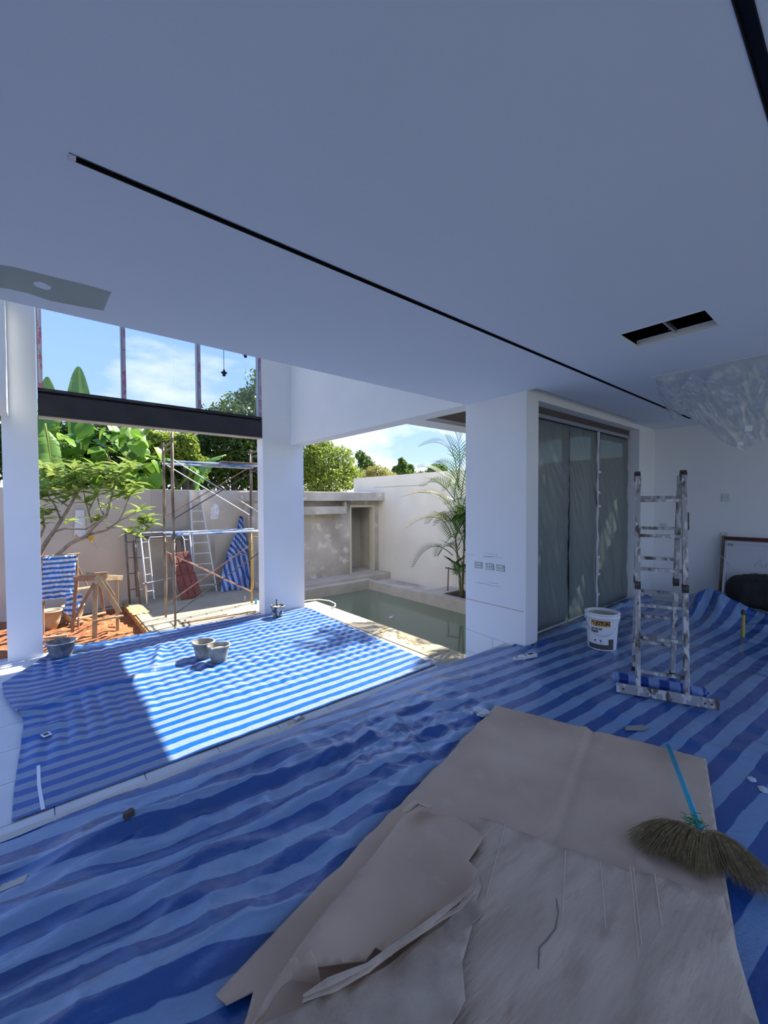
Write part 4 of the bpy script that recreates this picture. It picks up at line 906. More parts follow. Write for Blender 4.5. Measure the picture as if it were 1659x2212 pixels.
# ================================================================== MORTAR BUCKETS
M_RUB = mat('cement_bucket', (.34,.33,.30), .85, col2=(.22,.21,.19), nscale=9, col3=(.48,.46,.42), n3=6, lo3=.55, hi3=.7); M_RUBD = mat('dark_bucket', (.10,.11,.13), .7, col2=(.24,.25,.28), nscale=12); M_SPECK = mat('speckled_bucket', (.06,.065,.08), .6, col2=(.55,.56,.58), nscale=16, lo=.5, hi=.55); M_MORT = mat('mortar', (.44,.41,.35), .95, col2=(.33,.31,.27), nscale=10, bump=.4)
def mortar_bucket(px, py, label, m, h=.235, r0=.105, r1=.15, fill=.5, rz=0, paddle=False):
    bx0, by0, z = BUCKETS[(px, py)]; p = Vector((bx0, by0, z))
    t = thing('mortar_bucket', label, 'bucket', (p.x, p.y, z), rz, 'mortar buckets on the lower tarp')
    obj('body', MB().lathe([(0,0),(r0-.01,0),(r0,.008),(r1,h),(r1-.006,h),(r0-.004,.015),(0,.015)], n=32), m, t, smooth=False)
    obj('rim', MB().lathe([(r1-.004,h-.02),(r1+.010,h-.018),(r1+.012,h),(r1-.008,h+.002)], n=32), m, t, smooth=True)
    obj('spout', MB().prism([(r1-.01,-.045),(r1+.045,0),(r1-.01,.045)], h-.012, h+.001), m, t)
    rf = r0+(r1-r0)*fill-.004; obj('mortar', MB().lathe([(0,h*fill+.02),(rf*.6,h*fill+.015),(rf,h*fill)], n=24), M_MORT, t, smooth=True)
    pts = [(math.cos(a)*.0, (r1+.006)*math.cos(a), h-.02+.05*math.sin(a)) for a in np.linspace(0, math.pi, 13)]
    pts = [((r1+.01)*math.sin(a), (r1+.01)*math.cos(a), h-.005+.018*math.sin(a)) for a in np.linspace(0, math.pi, 13)]
    obj('handle', MB().tube(pts, .004, 6), M_ALU, t)
    if paddle:
        obj('stirring_rod', MB().tube([(-.22,-.1,h+.012),(.24,.06,h+.018)], .007, 6), M_ALU, t); obj('trowel_handle', MB().tube([(.02,.02,h*.7),(.05,.03,h+.12)], .010, 8), M_BLACK, t); obj('trowel_blade', MB().box((-.09,-.05,h-.02),(.07,.08,h-.012)), M_MORT, t)
    return t
mortar_bucket(133, 1417, 'wide grey mortar bucket with spout beside the white column on the tarp corner', M_RUBD, h=.22, r0=.13, r1=.185, fill=.35, rz=math.pi*.9)
mortar_bucket(440, 1419.6, 'cement crusted bucket behind its twin in the middle of the sunlit tarp', M_RUB, fill=.62, rz=2.6)
mortar_bucket(473, 1428, 'cement crusted bucket in front of its twin in the middle of the sunlit tarp', M_RUB, fill=.72, rz=3.9)
mortar_bucket(600, 1331, 'paint speckled dark bucket with a rod across it beside the column', M_SPECK, h=.22, r0=.09, r1=.13, fill=.8, rz=1.0, paddle=True)
# ================================================================== SCAFFOLD
M_RUST = mat('rusty_tube', (.36,.29,.20), .6, col2=(.16,.10,.07), nscale=9, detail=6, metal=.2, stretch=(1,1,.4)); M_DTUBE = mat('dark_tube', (.11,.085,.075), .6, col2=(.20,.16,.13), nscale=10, stretch=(1,1,.4)); M_GALV = mat('galvanised', (.55,.56,.58), .4, metal=.5); M_YTUBE = mat('yellow_tube', (.48,.33,.08), .6, col2=(.30,.22,.10), nscale=10); M_BTUBE = mat('blue_tube', (.08,.22,.55), .5, col2=(.60,.66,.74), nscale=5, stretch=(.6,1,1)); M_RTUBE = mat('red_brown_brace', (.30,.12,.08), .6, col2=(.40,.28,.22), nscale=8); M_PLANK = mat('weathered_plank', (.36,.28,.20), .85, col2=(.24,.15,.10), nscale=7)
XA, XB, Y0, Y1 = 1.90, 3.68, 8.42, 9.18; Z0 = LOW; ZM = 1.00; ZT = 2.80
sc = thing('scaffold', 'two tier tube scaffold with crossed braces standing on the garden slab', 'scaffold', ((XA+XB)/2, (Y0+Y1)/2, LOW))
def end_frame(x, za, zb, mp, mi, y0=Y0, y1=Y1, root=sc, extra=0):
    dy = .085
    W('post', MB().tube([(x,y0,za),(x,y0,zb+extra)], .0215, 10), mp, root, smooth=True); W('post', MB().tube([(x,y1,za),(x,y1,zb)], .0215, 10), mp, root, smooth=True)
    W('top_tube', MB().tube([(x,y0,zb-.03),(x,y1,zb-.03)], .0215, 8), mp, root); W('arch_tube', MB().tube([(x,y0+dy,za+.35),(x,y0+dy,zb-.20),(x,y0+dy+.03,zb-.13),(x,y1-dy-.03,zb-.13),(x,y1-dy,zb-.20),(x,y1-dy,za+.35)], .016, 8), mi, root)
    for k in range(4):
        z = za+.42+k*.32
        W('rung', MB().tube([(x,y0,z),(x,y0+dy,z)], .011, 6), mi, root); W('rung', MB().tube([(x,y1-dy,z),(x,y1,z)], .011, 6), mi, root)
    W('coupling', MB().tube([(x,y0,zb-.04),(x,y0,zb+.05)], .027, 8), M_DTUBE, root); W('coupling', MB().tube([(x,y1,zb-.04),(x,y1,zb+.05)], .027, 8), M_DTUBE, root)
end_frame(XA, Z0, ZM, M_RUST, M_RUST); end_frame(XA, ZM, ZT, M_RUST, M_RUST, extra=.16)
end_frame(XB, Z0, ZM, M_YTUBE, M_YTUBE); end_frame(XB, ZM, ZT, M_DTUBE, M_DTUBE)
for (y, s, mm) in ((Y0-.03, 1, M_RTUBE), (Y1+.03, 1, M_DTUBE)):
    for za, zb in ((Z0+.25, ZM-.32), (ZM+.35, ZT-.35)):
        W('cross_brace', MB().tube([(XA, y, zb),(XB, y, za)], .0115, 6), M_RTUBE if za < 0 else M_GALV, sc); W('cross_brace', MB().tube([(XA, y-.02, za),(XB, y-.02, zb)], .0115, 6), M_DTUBE if y < 8.6 else M_RTUBE, sc)
def platform(z, ya, yb, mm, wood=False):
    pf = W('platform', MB().tube([(XA-.03,ya,z),(XB+.05,ya,z)], .021, 8).tube([(XA-.03,yb,z),(XB+.05,yb,z)], .021, 8), mm, sc)
    for k in range(6): x = XA+.08+k*(XB-XA-.16)/5; sub_('slat', MB().tube([(x,ya,z),(x,yb,z)], .014, 6), M_GALV, pf, sc)
    if wood:
        W('plank', MB().box((XA+.9, ya-.02, z+.025), (XB+.2, ya+.20, z+.06)), M_PLANK, sc, bevel=.004); W('plank', MB().box((XA+.75, yb-.22, z+.03), (XB+.15, yb, z+.065)), M_PLANK, sc, bevel=.004)
platform(ZM+.04, Y0+.05, Y1-.05, M_BTUBE); platform(2.42, Y0+.05, Y1-.05, M_BTUBE, True)

# dismantled frames leaning on the garden wall
def lean_frame(x0, x1, yb2, yt2, h, mm, mi, label):
    yb = yb2[0]; bot = lambda x: yb2[0]+(yb2[1]-yb2[0])*(x-x0)/(x1-x0); topy = lambda x: yt2[0]+(yt2[1]-yt2[0])*(x-x0)/(x1-x0)
    t = thing('scaffolding_section', label, 'scaffolding', ((x0+x1)/2, yb, LOW), 0, 'scaffold frames leaning on the garden wall')
    q = lambda x, z: (x, bot(x)+(topy(x)-bot(x))*(z/h), LOW+z)
    W('post', MB().tube([q(x0,0), q(x0,h)], .022, 10), mm, t, smooth=True); W('post', MB().tube([q(x1,0), q(x1,h)], .022, 10), mm, t, smooth=True)
    W('top_tube', MB().tube([q(x0,h-.03), q(x1,h-.03)], .022, 8), mm, t)
    W('arch_tube', MB().tube([q(x0+.15,.12), q(x0+.15,h-.22), q(x0+.19,h-.14), q(x1-.19,h-.14), q(x1-.15,h-.22), q(x1-.15,.12)], .017, 8), mi, t)
    for k in range(4):
        z = .3+k*.36
        W('rung', MB().tube([q(x0,z), q(x0+.15,z)], .012, 6), mi, t); W('rung', MB().tube([q(x1-.15,z), q(x1,z)], .012, 6), mi, t)
    return t
lean_frame(1.53, 2.75, (10.98, 11.06), (11.42, 11.43), 1.62, M_DTUBE, M_DTUBE, 'rust brown scaffold frame leaning on the garden wall at the back of its stack')
lean_frame(1.70, 2.92, (10.78, 10.92), (11.33, 11.35), 1.60, M_DTUBE, M_DTUBE, 'dark scaffold frame leaning in the middle of its stack by the garden wall')
lean_frame(1.80, 2.90, (10.45, 10.75), (11.20, 11.27), 1.62, M_GALV, M_GALV, 'silver scaffold frame leaning at the front of its stack by the garden wall')
t = thing('steel_bar', 'pale steel bar propped low across the leaning scaffold frames', 'bar', (1.8, 10.64, LOW)); W('bar', MB().tube([(1.74,10.626,LOW+.48),(2.36,10.758,LOW+.52)], .014, 8), M_GALV, t); W('end_clamp', MB().tube([(1.80,10.61,LOW+.482),(1.80,10.67,LOW+.482)], .022, 8), M_DTUBE, t)

# red pressed-metal sheet
M_REDS = mat('red_roof_sheet', (.26,.075,.055), .6, col2=(.17,.05,.04), nscale=5, col3=(.36,.16,.13), n3=10, lo3=.6, hi3=.75)
t = thing('roof_panel', 'red metal tile panel leaning behind the scaffold', 'panel', (2.72, 10.55, LOW))
c00, c10, c01 = Vector((2.52,10.50,LOW+.01)), Vector((2.99,10.56,LOW+.03)), Vector((2.32,10.83,LOW+1.10)); eu = c10-c00; ev = c01-c00; en = eu.cross(ev).normalized(); en = en if en.y < 0 else -en
def pq(u, v, n): return c00+eu*u+ev*v+en*n
def quadbox(m, u0, u1, v0, v1, n0, n1):
    b = len(m.v)
    for n in (n0, n1):
        for u, v in ((u0,v0),(u1,v0),(u1,v1),(u0,v1)): m.v.append(tuple(pq(u, v, n)))
    m.f += [tuple(b+i for i in q) for q in ((0,3,2,1),(4,5,6,7),(0,1,5,4),(1,2,6,5),(2,3,7,6),(3,0,4,7))]; return m
W('sheet', quadbox(MB(), 0, 1, 0, 1, -.006, 0), M_REDS, t)
for i in range(3):
    for j in range(4): W('panel', quadbox(MB(), i/3+.02, (i+1)/3-.02, j/4+.02, (j+1)/4-.015, 0, .018), M_REDS, t, bevel=.008)

# white aluminium ladder
t = thing('straight_ladder', 'white aluminium ladder leaning upright on the garden wall', 'ladder', (3.2, 11.25, LOW))
M_WLAD = mat('white_ladder', (.70,.70,.68), .5)
la0, la1 = Vector((2.98,11.10,LOW)), Vector((2.98,11.45,LOW+2.62)); ra0, ra1 = Vector((3.48,11.02,LOW)), Vector((3.22,11.45,LOW+2.62))
W('rail', MB().bar(la0, la1, .03, .06, up=(0,1,0)), M_WLAD, t); W('rail', MB().bar(ra0, ra1, .03, .06, up=(0,1,0)), M_WLAD, t)
for k in range(9):
    s_ = .07+k*.104; a, b = la0.lerp(la1, s_), ra0.lerp(ra1, s_); W('rung', MB().bar(a, b, .05, .02), M_WLAD, t)
    W('gusset', MB().bar(a.lerp(b, .0)-Vector((0,.01,.08)), a.lerp(b, .16)-Vector((0,.01,.01)), .012, .006).bar(b-Vector((0,.01,.08)), b.lerp(a, .16)-Vector((0,.01,.01)), .012, .006), M_WLAD, t)

# blue tarp slumped against the wall
M_TARP_G = tarp_mat('tarp_garden', .13, 0, (.34,.45,.68), (.012,.075,.34))
n1, n2 = 60, 60; U, V = np.meshgrid(np.linspace(0, 1, n1), np.linspace(0, 1, n2), indexing='ij')
xl_ = np.interp(V, [0,.25,.5,.75,1], [3.52,3.62,3.80,4.05,4.22]); xr_ = np.interp(V, [0,.12,.5,1], [4.75,4.55,4.36,4.30])
X = xl_+(xr_-xl_)*U; Z = LOW+.01+1.92*V+.02*fbm(U*4, V*4); Y = 10.95+.40*V-.16*ridge(U*2.6+V*1.2, V*1.3)*(1-.6*V)+.03*fbm(U*7, V*5)
X = np.minimum(X, 4.34)
o = obj('striped_tarp', MB().grid(X, Y, np.maximum(Z, LOW+.006), ((X-.6*Z), X*.9+.35*Z*np.where(V > .45, 1.8, .3))), M_TARP_G, smooth=True); tag(o, 'blue striped tarp slumped against the garden wall behind the scaffold', 'tarp')

# things lying on the slab
n1 = 24; U, V = np.meshgrid(np.linspace(-1, 1, n1), np.linspace(-1, 1, n1), indexing='ij'); cpt = P(297, 1318, z=LOW)
o = obj('yellow_cloth', MB().grid(cpt.x+.16*U*(1+.2*fbm(U, V*2)), cpt.y+.42*V*(1+.2*fbm(U*2+4, V)), LOW+.012+.035*np.clip(ridge(U*1.3, V*1.5)*.6+.3, 0, 1)*(1-np.maximum(np.abs(U), np.abs(V))**4)), mat('yellow_cloth', (.68,.50,.16), .9), smooth=True); tag(o, 'crumpled yellow cloth lying on the slab corner', 'cloth')
p = P(553, 1304, z=LOW); t = thing('pipe_stub', 'short blue pipe stub standing in the slab by the scaffold post', 'pipe', (p.x, p.y, LOW)); obj('pipe', MB().lathe([(.022,0),(.022,.11),(.017,.11),(.017,0)], n=14), mat('blue_pipe', (.05,.30,.55), .4), t); obj('collar', MB().lathe([(.022,.0),(.028,.0),(.028,.03),(.022,.03)], n=14), mat('blue_collar', (.04,.22,.42), .4), t)
p = P(529, 1297, z=LOW); t = thing('pipe_stub', 'short cream pipe stub standing in the slab behind the blue one', 'pipe', (p.x, p.y, LOW)); obj('pipe', MB().lathe([(.018,0),(.018,.11),(.013,.11),(.013,0)], n=14), M_CREAM, t); obj('collar', MB().lathe([(.018,0),(.024,0),(.024,.02),(.018,.02)], n=14), M_CREAM, t)
a, b = P(398, 1356, z=LOW+.02), P(553, 1325, z=LOW+.02); a.y = b.y = 8.40
t = thing('timber_strip', 'thin dark timber strip lying along the slab front edge', 'timber', (2.8, 8.40, LOW)); W('strip', MB().bar((2.0,8.50,LOW+.012), (3.46,8.42,LOW+.012), .05, .02), M_PLANK, t); W('strip_end', MB().bar((2.2,8.56,LOW+.011), (2.9,8.56,LOW+.011), .04, .018), M_PLANK, t)

# ================================================================== SAWHORSE AND DIRT BED
M_TIMB = mat('pale_timber', (.50,.37,.22), .85, col2=(.36,.26,.15), nscale=9, detail=6, stretch=(1,1,.5), bump=.2, bscale=30); M_TIMBR = mat('reddish_timber', (.34,.19,.11), .85, col2=(.25,.14,.08), nscale=9)
GZ = -.80
t = thing('sawhorse', 'rough timber sawhorse with offcuts on top standing in the red dirt', 'sawhorse', (.85, 9.6, GZ))
def tb(name, a, ya, b, yb_, w, h, m=M_TIMB):
    p, q = P(*a, y=ya), P(*b, y=yb_); W(name, MB().bar(p, q, w, h, up=(0,1,0)), m, t, bevel=.004); return p, q
tb('post', (204,1380), 9.10, (206,1262), 9.18, .075, .04); tb('post', (156,1366), 9.62, (165,1252), 9.70, .055, .05, M_TIMBR); tb('post', (254,1366), 9.30, (252,1247), 9.42, .05, .05); tb('post', (226,1330), 10.0, (215,1262), 10.0, .05, .04, M_TIMBR)
tb('brace', (152,1352), 9.05, (203,1259), 9.12, .045, .035, M_TIMBR); tb('brace', (208,1246), 9.06, (259,1324), 9.14, .085, .03); tb('brace', (226,1256), 9.9, (249,1291), 9.8, .05, .03); tb('brace', (166,1222), 10.18, (188,1265), 10.08, .04, .03)
tb('lower_rail', (201,1343), 9.06, (266,1330), 9.20, .03, .055); tb('lower_rail', (169,1336), 9.55, (227,1323), 9.95, .03, .05); tb('lower_rail', (163,1273), 9.68, (196,1268), 10.05, .03, .045)
tb('top_plank', (160,1250), 9.66, (206,1249), 9.14, .09, .035, M_TIMBR); tb('top_plank', (206,1249), 9.14, (264,1248), 9.44, .09, .035); tb('top_plank', (184,1242), 9.5, (262,1250), 9.5, .11, .02); tb('offcut', (200,1240), 9.45, (232,1238), 9.5, .05, .018); tb('offcut', (166,1245), 9.55, (215,1247), 9.35, .06, .02)
for a, ya, b, yb_, w, lab, m in (((90,1368),9.5,(146,1362),9.42,.05,'thin timber plank half buried in the dirt before the pots',M_TIMB), ((148,1337),10.24,(180,1334),10.24,.05,'short timber offcut lying in the dirt behind the sawhorse',M_TIMB)):
    p, q = P(*a, y=ya), P(*b, y=yb_); p.z = q.z = GZ+.05; tt = thing('timber_plank', lab, 'plank', p.lerp(q, .5)); W('plank', MB().bar(p, q, .06, .03), m, tt, bevel=.003); W('nail', MB().tube([q+Vector((0,0,.015)), q+Vector((0,0,.045))], .003, 5), M_DTUBE, tt)
# pvc pipe behind
a, b = (.0, 11.0, GZ+.06), (1.4, 11.1, GZ+.07); tt = thing('water_pipe', 'thin blue grey water pipe lying along the back of the dirt bed', 'pipe', (.7, 11.05, GZ)); W('pipe', MB().tube([a, (.5,11.02,GZ+.05), b], .022, 8), mat('grey_blue_pipe', (.30,.38,.42), .5), tt); W('elbow', MB().tube([(.25,11.0,GZ+.05),(.25,10.95,GZ+.14)], .03, 8), M_DTUBE, tt)
# beige pots under the draped tarp
M_POT = mat('beige_pot', (.52,.43,.29), .8, col2=(.40,.31,.20), nscale=5)
for x, y, lab in ((.10, 10.30, 'beige planter pot standing next to the white column'), (.47, 10.53, 'beige planter pot under the draped tarp corner')):
    tt = thing('planter_pot', lab, 'pot', (x, y, GZ+.0), 0, 'pots in the dirt bed'); obj('body', MB().lathe([(0,0),(.10,0),(.16,.16),(.185,.34),(.20,.34),(.20,.37),(.17,.37),(.15,.18),(0,.16)], n=24), M_POT, tt, smooth=True); obj('soil', MB().lathe([(0,.33),(.165,.32)], n=20), M_SOIL, tt)
# rocks
r_ = random.Random(5)
for k, (px, py, s_, lab) in enumerate(((100,1325,.14,'dark rough stone beside the white column in the dirt'), (113,1349,.10,'smaller dark stone in front of the pots'), (240,1358,.08,'reddish clod under the sawhorse rail'), (214,1353,.10,'reddish clod between the sawhorse legs'))):
    p = P(px, py, z=GZ); bm = bmesh.new(); bmesh.ops.create_icosphere(bm, subdivisions=3, radius=s_)
    for v in bm.verts: f = 1+.4*float(fbm(v.co.x/s_+k*3, v.co.y/s_+v.co.z/s_, 3)); v.co = Vector((v.co.x*f*1.2, v.co.y*f, v.co.z*f*.7))
    me = bpy.data.meshes.new('stone'); bm.to_mesh(me); bm.free(); o = obj('stone', me, M_STONE if k < 2 else M_DIRT); o.location = (p.x, min(p.y, 11.2), GZ+s_*.3); tag(o, lab, 'stone')
# tarp draped on a rail
M_TARP_H = tarp_mat('tarp_draped', .105, 0, (.62,.72,.86), (.02,.16,.55))
tl, tr_, bl_, br_ = P(92,1203,y=10.0), P(166,1197,y=10.0), P(90,1297,y=9.95), P(158,1290,y=9.95)
n1, n2 = 60, 70; U, V = np.meshgrid(np.linspace(0, 1, n1), np.linspace(0, 1, n2), indexing='ij')
def bil(k): return (tl[k]*(1-U)+tr_[k]*U)*(1-V)+(bl_[k]*(1-U)+br_[k]*U)*V
X, Y, Z = bil(0), bil(1), bil(2)
Y = Y-.05*np.sin(V*math.pi)*0-.05*ridge(U*2+V, V*2.2-U)+.02*fbm(U*8, V*8); X = X+.02*fbm(V*4, U*3); Z = Z-.05*np.maximum(0, U-.6)*V
tt = thing('draped_tarp', 'blue and white striped tarp draped over a rail under the frangipani tree', 'tarp', (.3, 10.0, GZ))
W('tarp', MB().grid(X, Y, Z, (U*.5, (1-V)*.95)), M_TARP_H, tt, smooth=True)
c0, c1, c2, c3 = P(140,1280,y=9.95), P(176,1282,y=9.9), P(140,1322,y=9.9), P(170,1338,y=9.85)
U, V = np.meshgrid(np.linspace(0, 1, 20), np.linspace(0, 1, 24), indexing='ij')
bb = lambda k: (c0[k]*(1-U)+c1[k]*U)*(1-V)+(c2[k]*(1-U)+c3[k]*U)*V
W('hanging_corner', MB().grid(bb(0)+.02*np.sin(V*5), bb(1)-.06*ridge(U*2, V*1.6), bb(2), (U*.3-V*.1, V*.42+U*.12)), M_TARP_H, tt, smooth=True)
W('support_rail', MB().tube([(tl.x-.05, 10.03, tl.z), (tr_.x+.05, 10.03, tr_.z)], .02, 8), M_TIMB, tt); W('support_post', MB().tube([(tl.x-.02, 10.05, GZ-.03), (tl.x-.02, 10.05, tl.z)], .025, 8), M_TIMBR, tt); W('support_post', MB().tube([(tr_.x, 10.05, GZ-.03), (tr_.x, 10.05, tr_.z)], .02, 8), M_TIMBR, tt)
# white bag hung on the garden wall
U, V = np.meshgrid(np.linspace(0, 1, 20), np.linspace(0, 1, 30), indexing='ij'); a, b = P(159,1102,y=11.42), P(187,1158,y=11.42)
o = obj('white_bag', MB().grid(a.x+(b.x-a.x)*(U*(.7+.3*V)+.15*(1-V)), 11.495-.05*np.sin(U*math.pi)*(.4+V)-.02*ridge(U*3, V*2), a.z+(b.z-a.z)*V+.03*np.sin(U*9)*(V > .95)), mat('white_sack', (.72,.71,.72), .7), smooth=True, solid=.004); tag(o, 'limp white sack hanging on the garden wall behind the frangipani', 'sack')

# ================================================================== POOL SIDE THINGS
M_HOSE = mat('white_hose', (.78,.77,.73), .5)
hp = [(640,1303),(665,1297),(690,1295),(712,1298),(724,1304),(724,1310),(716,1313)]
o = obj('hose', MB().tube([(lambda p: (p.x, p.y, max(p.z, LOW+.014)))(P(a, b, z=LOW+.02)) for a, b in hp], .014, 8), M_HOSE, smooth=True); tag(o, 'white hose looping over the pool deck edge', 'hose')
for k, (px, py, lab) in enumerate(((845,1333,'white plastic scrap floating on the pool water'), (862,1343,'tiny white scrap floating near the larger one on the pool'))):
    p = P(px, py, z=-.86); o = obj('floating_scrap', MB().prism([(-.10,-.02),(.0,-.05),(.02,.0),(.12,.03),(.0,.03)] if k == 0 else [(-.04,-.02),(.04,-.01),(.03,.02)], 0, .006), M_PLAST); o.location = (p.x, p.y, -.859); tag(o, lab, 'plastic scrap')
M_DRYL = mat('dry_leaf', (.45,.32,.12), .8, col2=(.30,.20,.08), nscale=20)
dl_me = MB().prism([(-.05,0),(-.02,-.022),(.03,-.018),(.055,0),(.03,.02),(-.02,.022)], 0, .004).mesh('dry_leaf'); dl_me.materials.append(M_DRYL)
for k in range(34):
    px = 880+random.gauss(0, 45); py = 1380+(px-880)*.33+random.gauss(0, 10); p = P(px, py, z=LOW)
    if 4.46 < p.x < 4.86 and p.y > 3.0:
        o = bpy.data.objects.new('dry_leaf', dl_me); C.objects.link(o); o.location = (p.x, p.y, LOW+.002); o.rotation_euler = (0,0,random.uniform(0,6.28)); s_ = random.uniform(.5,1.1); o.scale = (s_,s_,1); tag(o, 'small dry palm leaf scrap lying on the concrete pool deck', 'dry leaf', 'dry leaves on the pool deck')
# pipes in the pool house
tt = thing('pump_pipes', 'blue pvc pipes standing inside the pool house doorway', 'pipes', (7.45, 10.9, -.5)); MP = mat('pvc_blue', (.05,.12,.26), .45)
for k, (x, y, h) in enumerate(((7.30,10.85,.30),(7.38,10.9,.48),(7.47,10.95,.55),(7.55,11.0,.42))): W('riser', MB().tube([(x,y,-.5),(x,y,-.5+h)], .028, 10), MP, tt); W('coupling', MB().tube([(x,y,-.5+h*.6),(x,y,-.5+h*.6+.06)], .036, 10), MP, tt)
W('cross_pipe', MB().tube([(7.38,10.9,-.02),(7.47,10.95,.05),(7.66,11.02,.03)], .024, 8), MP, tt)
# ================================================================== PLANTS
M_BARK = mat('grey_bark', (.34,.29,.23), .9, col2=(.20,.17,.13), nscale=10, bump=.4, bscale=20); M_BARKD = mat('dark_bark', (.10,.08,.06), .9, col2=(.06,.05,.04), nscale=8)
M_LPLUM = leaf_mat('frangipani_leaf', (.20,.30,.05), (.34,.42,.10), .35, .35); M_LBROAD = leaf_mat('broad_leaf', (.12,.26,.03), (.26,.42,.06), .40, .35); M_LBAN = leaf_mat('banana_leaf', (.10,.24,.04), (.22,.36,.08), .40, .4)
M_LPALM = leaf_mat('palm_leaf', (.04,.10,.015), (.13,.21,.03), .28, .5); M_LPALMY = leaf_mat('yellowed_palm_leaf', (.22,.21,.035), (.40,.26,.05), .30, .5)
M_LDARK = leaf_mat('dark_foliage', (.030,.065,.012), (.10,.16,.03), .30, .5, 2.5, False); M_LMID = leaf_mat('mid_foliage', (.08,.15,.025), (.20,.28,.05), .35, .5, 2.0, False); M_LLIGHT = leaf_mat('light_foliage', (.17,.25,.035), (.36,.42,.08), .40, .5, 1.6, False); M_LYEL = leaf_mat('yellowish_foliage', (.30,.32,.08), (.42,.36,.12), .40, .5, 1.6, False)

def leaf_shape(L_, w, n=6, droop=.25, fold=.18, shape='lance'):
    m = MB()
    for i in range(n+1):
        s_ = i/n
        if shape == 'lance': ww = w*math.sin(math.pi*min(1, s_**.8*.96+.04))**.8
        elif shape == 'heart': ww = w*(math.sin(math.pi*(s_*.86+.14))**.75)
        else: ww = w*(min(1, s_*7)*min(1, (1-s_)*4+.06))**.6
        z = -droop*L_*s_*s_; x = L_*s_*(1-.15*droop*s_)
        m.v += [(x, -ww, z+fold*ww), (x, 0, z), (x, ww, z+fold*ww)]
    for i in range(n):
        a = 3*i; m.f += [(a,a+3,a+4,a+1),(a+1,a+4,a+5,a+2)]
    return m
def place(me, parent, pos, az, pitch, roll=0, sc_=1.0, name='leaf'):
    o = bpy.data.objects.new(name, me); C.objects.link(o); o.parent = parent
    o.location = Vector(pos)-Vector(parent.location); q = Quaternion((0,0,1), az) @ Quaternion((0,1,0), -pitch) @ Quaternion((1,0,0), roll)
    o.rotation_mode = 'QUATERNION'; o.rotation_quaternion = q; o.scale = (sc_,)*3; return o

# ---- frangipani (leafy spreading tree in the dirt bed)
fr_ = thing('frangipani_tree', 'spreading tree with bare forked branches and glossy leaf rosettes over the dirt bed', 'tree', (-.05, 10.3, GZ))
cs = lambda cx, cy: (cx*.217, 1000+cy*.217)
branches = [[((350,1600),10.75),((365,1100),10.75),((400,900),10.6),((440,820),10.3),((530,690),10.2),((610,570),10.2),((690,440),10.1),((790,250),10.0)],
 [((365,1250),10.75),((500,980),10.35),((600,890),10.20),((700,800),10.0),((860,730),9.75),((930,640),9.7),((1060,520),9.6),((1095,390),9.6),((1150,180),9.6)],
 [((890,715),9.75),((1060,670),9.65),((1180,580),9.6),((1225,500),9.6),((1290,330),9.5)], [((520,690),10.2),((640,655),10.0),((860,660),9.9),((960,590),9.9)], [((912,600),9.9),((880,480),9.9),((850,380),10),((830,250),10)],
 [((610,570),10.2),((545,420),10.2),((440,280),10.2)], [((1030,515),9.6),((985,410),9.7),((970,330),9.8)], [((1060,645),9.65),((1300,645),9.5),((1420,620),9.45)], [((385,760),10.52),((440,640),10.3),((420,480),10.2)], [((690,440),10.1),((600,380),10.2),((500,280),10.3)], [((880,480),9.9),((930,380),10),((1000,250),10)], [((1180,580),9.6),((1300,520),9.5),((1400,480),9.4)], [((790,250),10),((720,170),10.1)], [((1095,390),9.6),((1180,330),9.5)], [((870,745),9.75),((940,770),9.7),((985,880),9.7)]]
for bi, bpts in enumerate(branches):
    pts = [P(*cs(*c), y=y) for c, y in bpts]; r0 = (.055, .045, .025, .022, .018, .02, .018, .014, .03, .018, .015, .014, .016, .012, .010)[bi]
    if bi < 2: pts[0].z = GZ-.05
    W('trunk' if bi == 0 else 'branch', MB().tube(pts, [r0*(1-.6*i/(len(pts)-1)) for i in range(len(pts))], 8), M_BARK, fr_, smooth=True)
plum = leaf_shape(.31, .048, droop=.3).mesh('leaf', True); plum.materials.append(M_LPLUM)
ros = [(790,250,10),(720,160,10.1),(1150,170,9.6),(1290,320,9.5),(830,240,10),(440,270,10.2),(970,320,9.8),(1420,610,9.4),(430,470,10.2),(500,260,10.3),(1000,240,10),(1400,470,9.4),(1180,320,9.5),(960,580,9.9),(620,230,10.2),(560,150,10.2),(900,120,10),(1050,90,9.8),(1230,120,9.6),(1350,210,9.5),(1120,280,9.6),(700,330,10.1),(860,400,9.9),(1080,450,9.7),(480,520,10.2),(410,610,10.3),(650,300,10.1),(1460,540,9.4),(1440,680,9.4),(1300,700,9.5),(1490,600,9.4),(420,340,10.3),(1210,220,9.55),(760,60,10),(940,30,9.9),(1180,30,9.7),(1330,60,9.6),(1250,440,9.55)]
rr = random.Random(9); nl = 0
for (cx, cy, y) in ros:
    c = P(*cs(cx, cy), y=y+rr.uniform(-.15,.15))
    for k in range(8):
        if nl >= 296: break
        place(plum, fr_, c, k*.785*1.0+rr.uniform(-.4,.4), rr.uniform(-.15,.85), rr.uniform(-.4,.4), rr.uniform(.7,1.2)); nl += 1
pv, pf_ = [], []
base_v = [Vector(v.co) for v in plum.vertices]; base_f = [tuple(p.vertices) for p in plum.polygons]
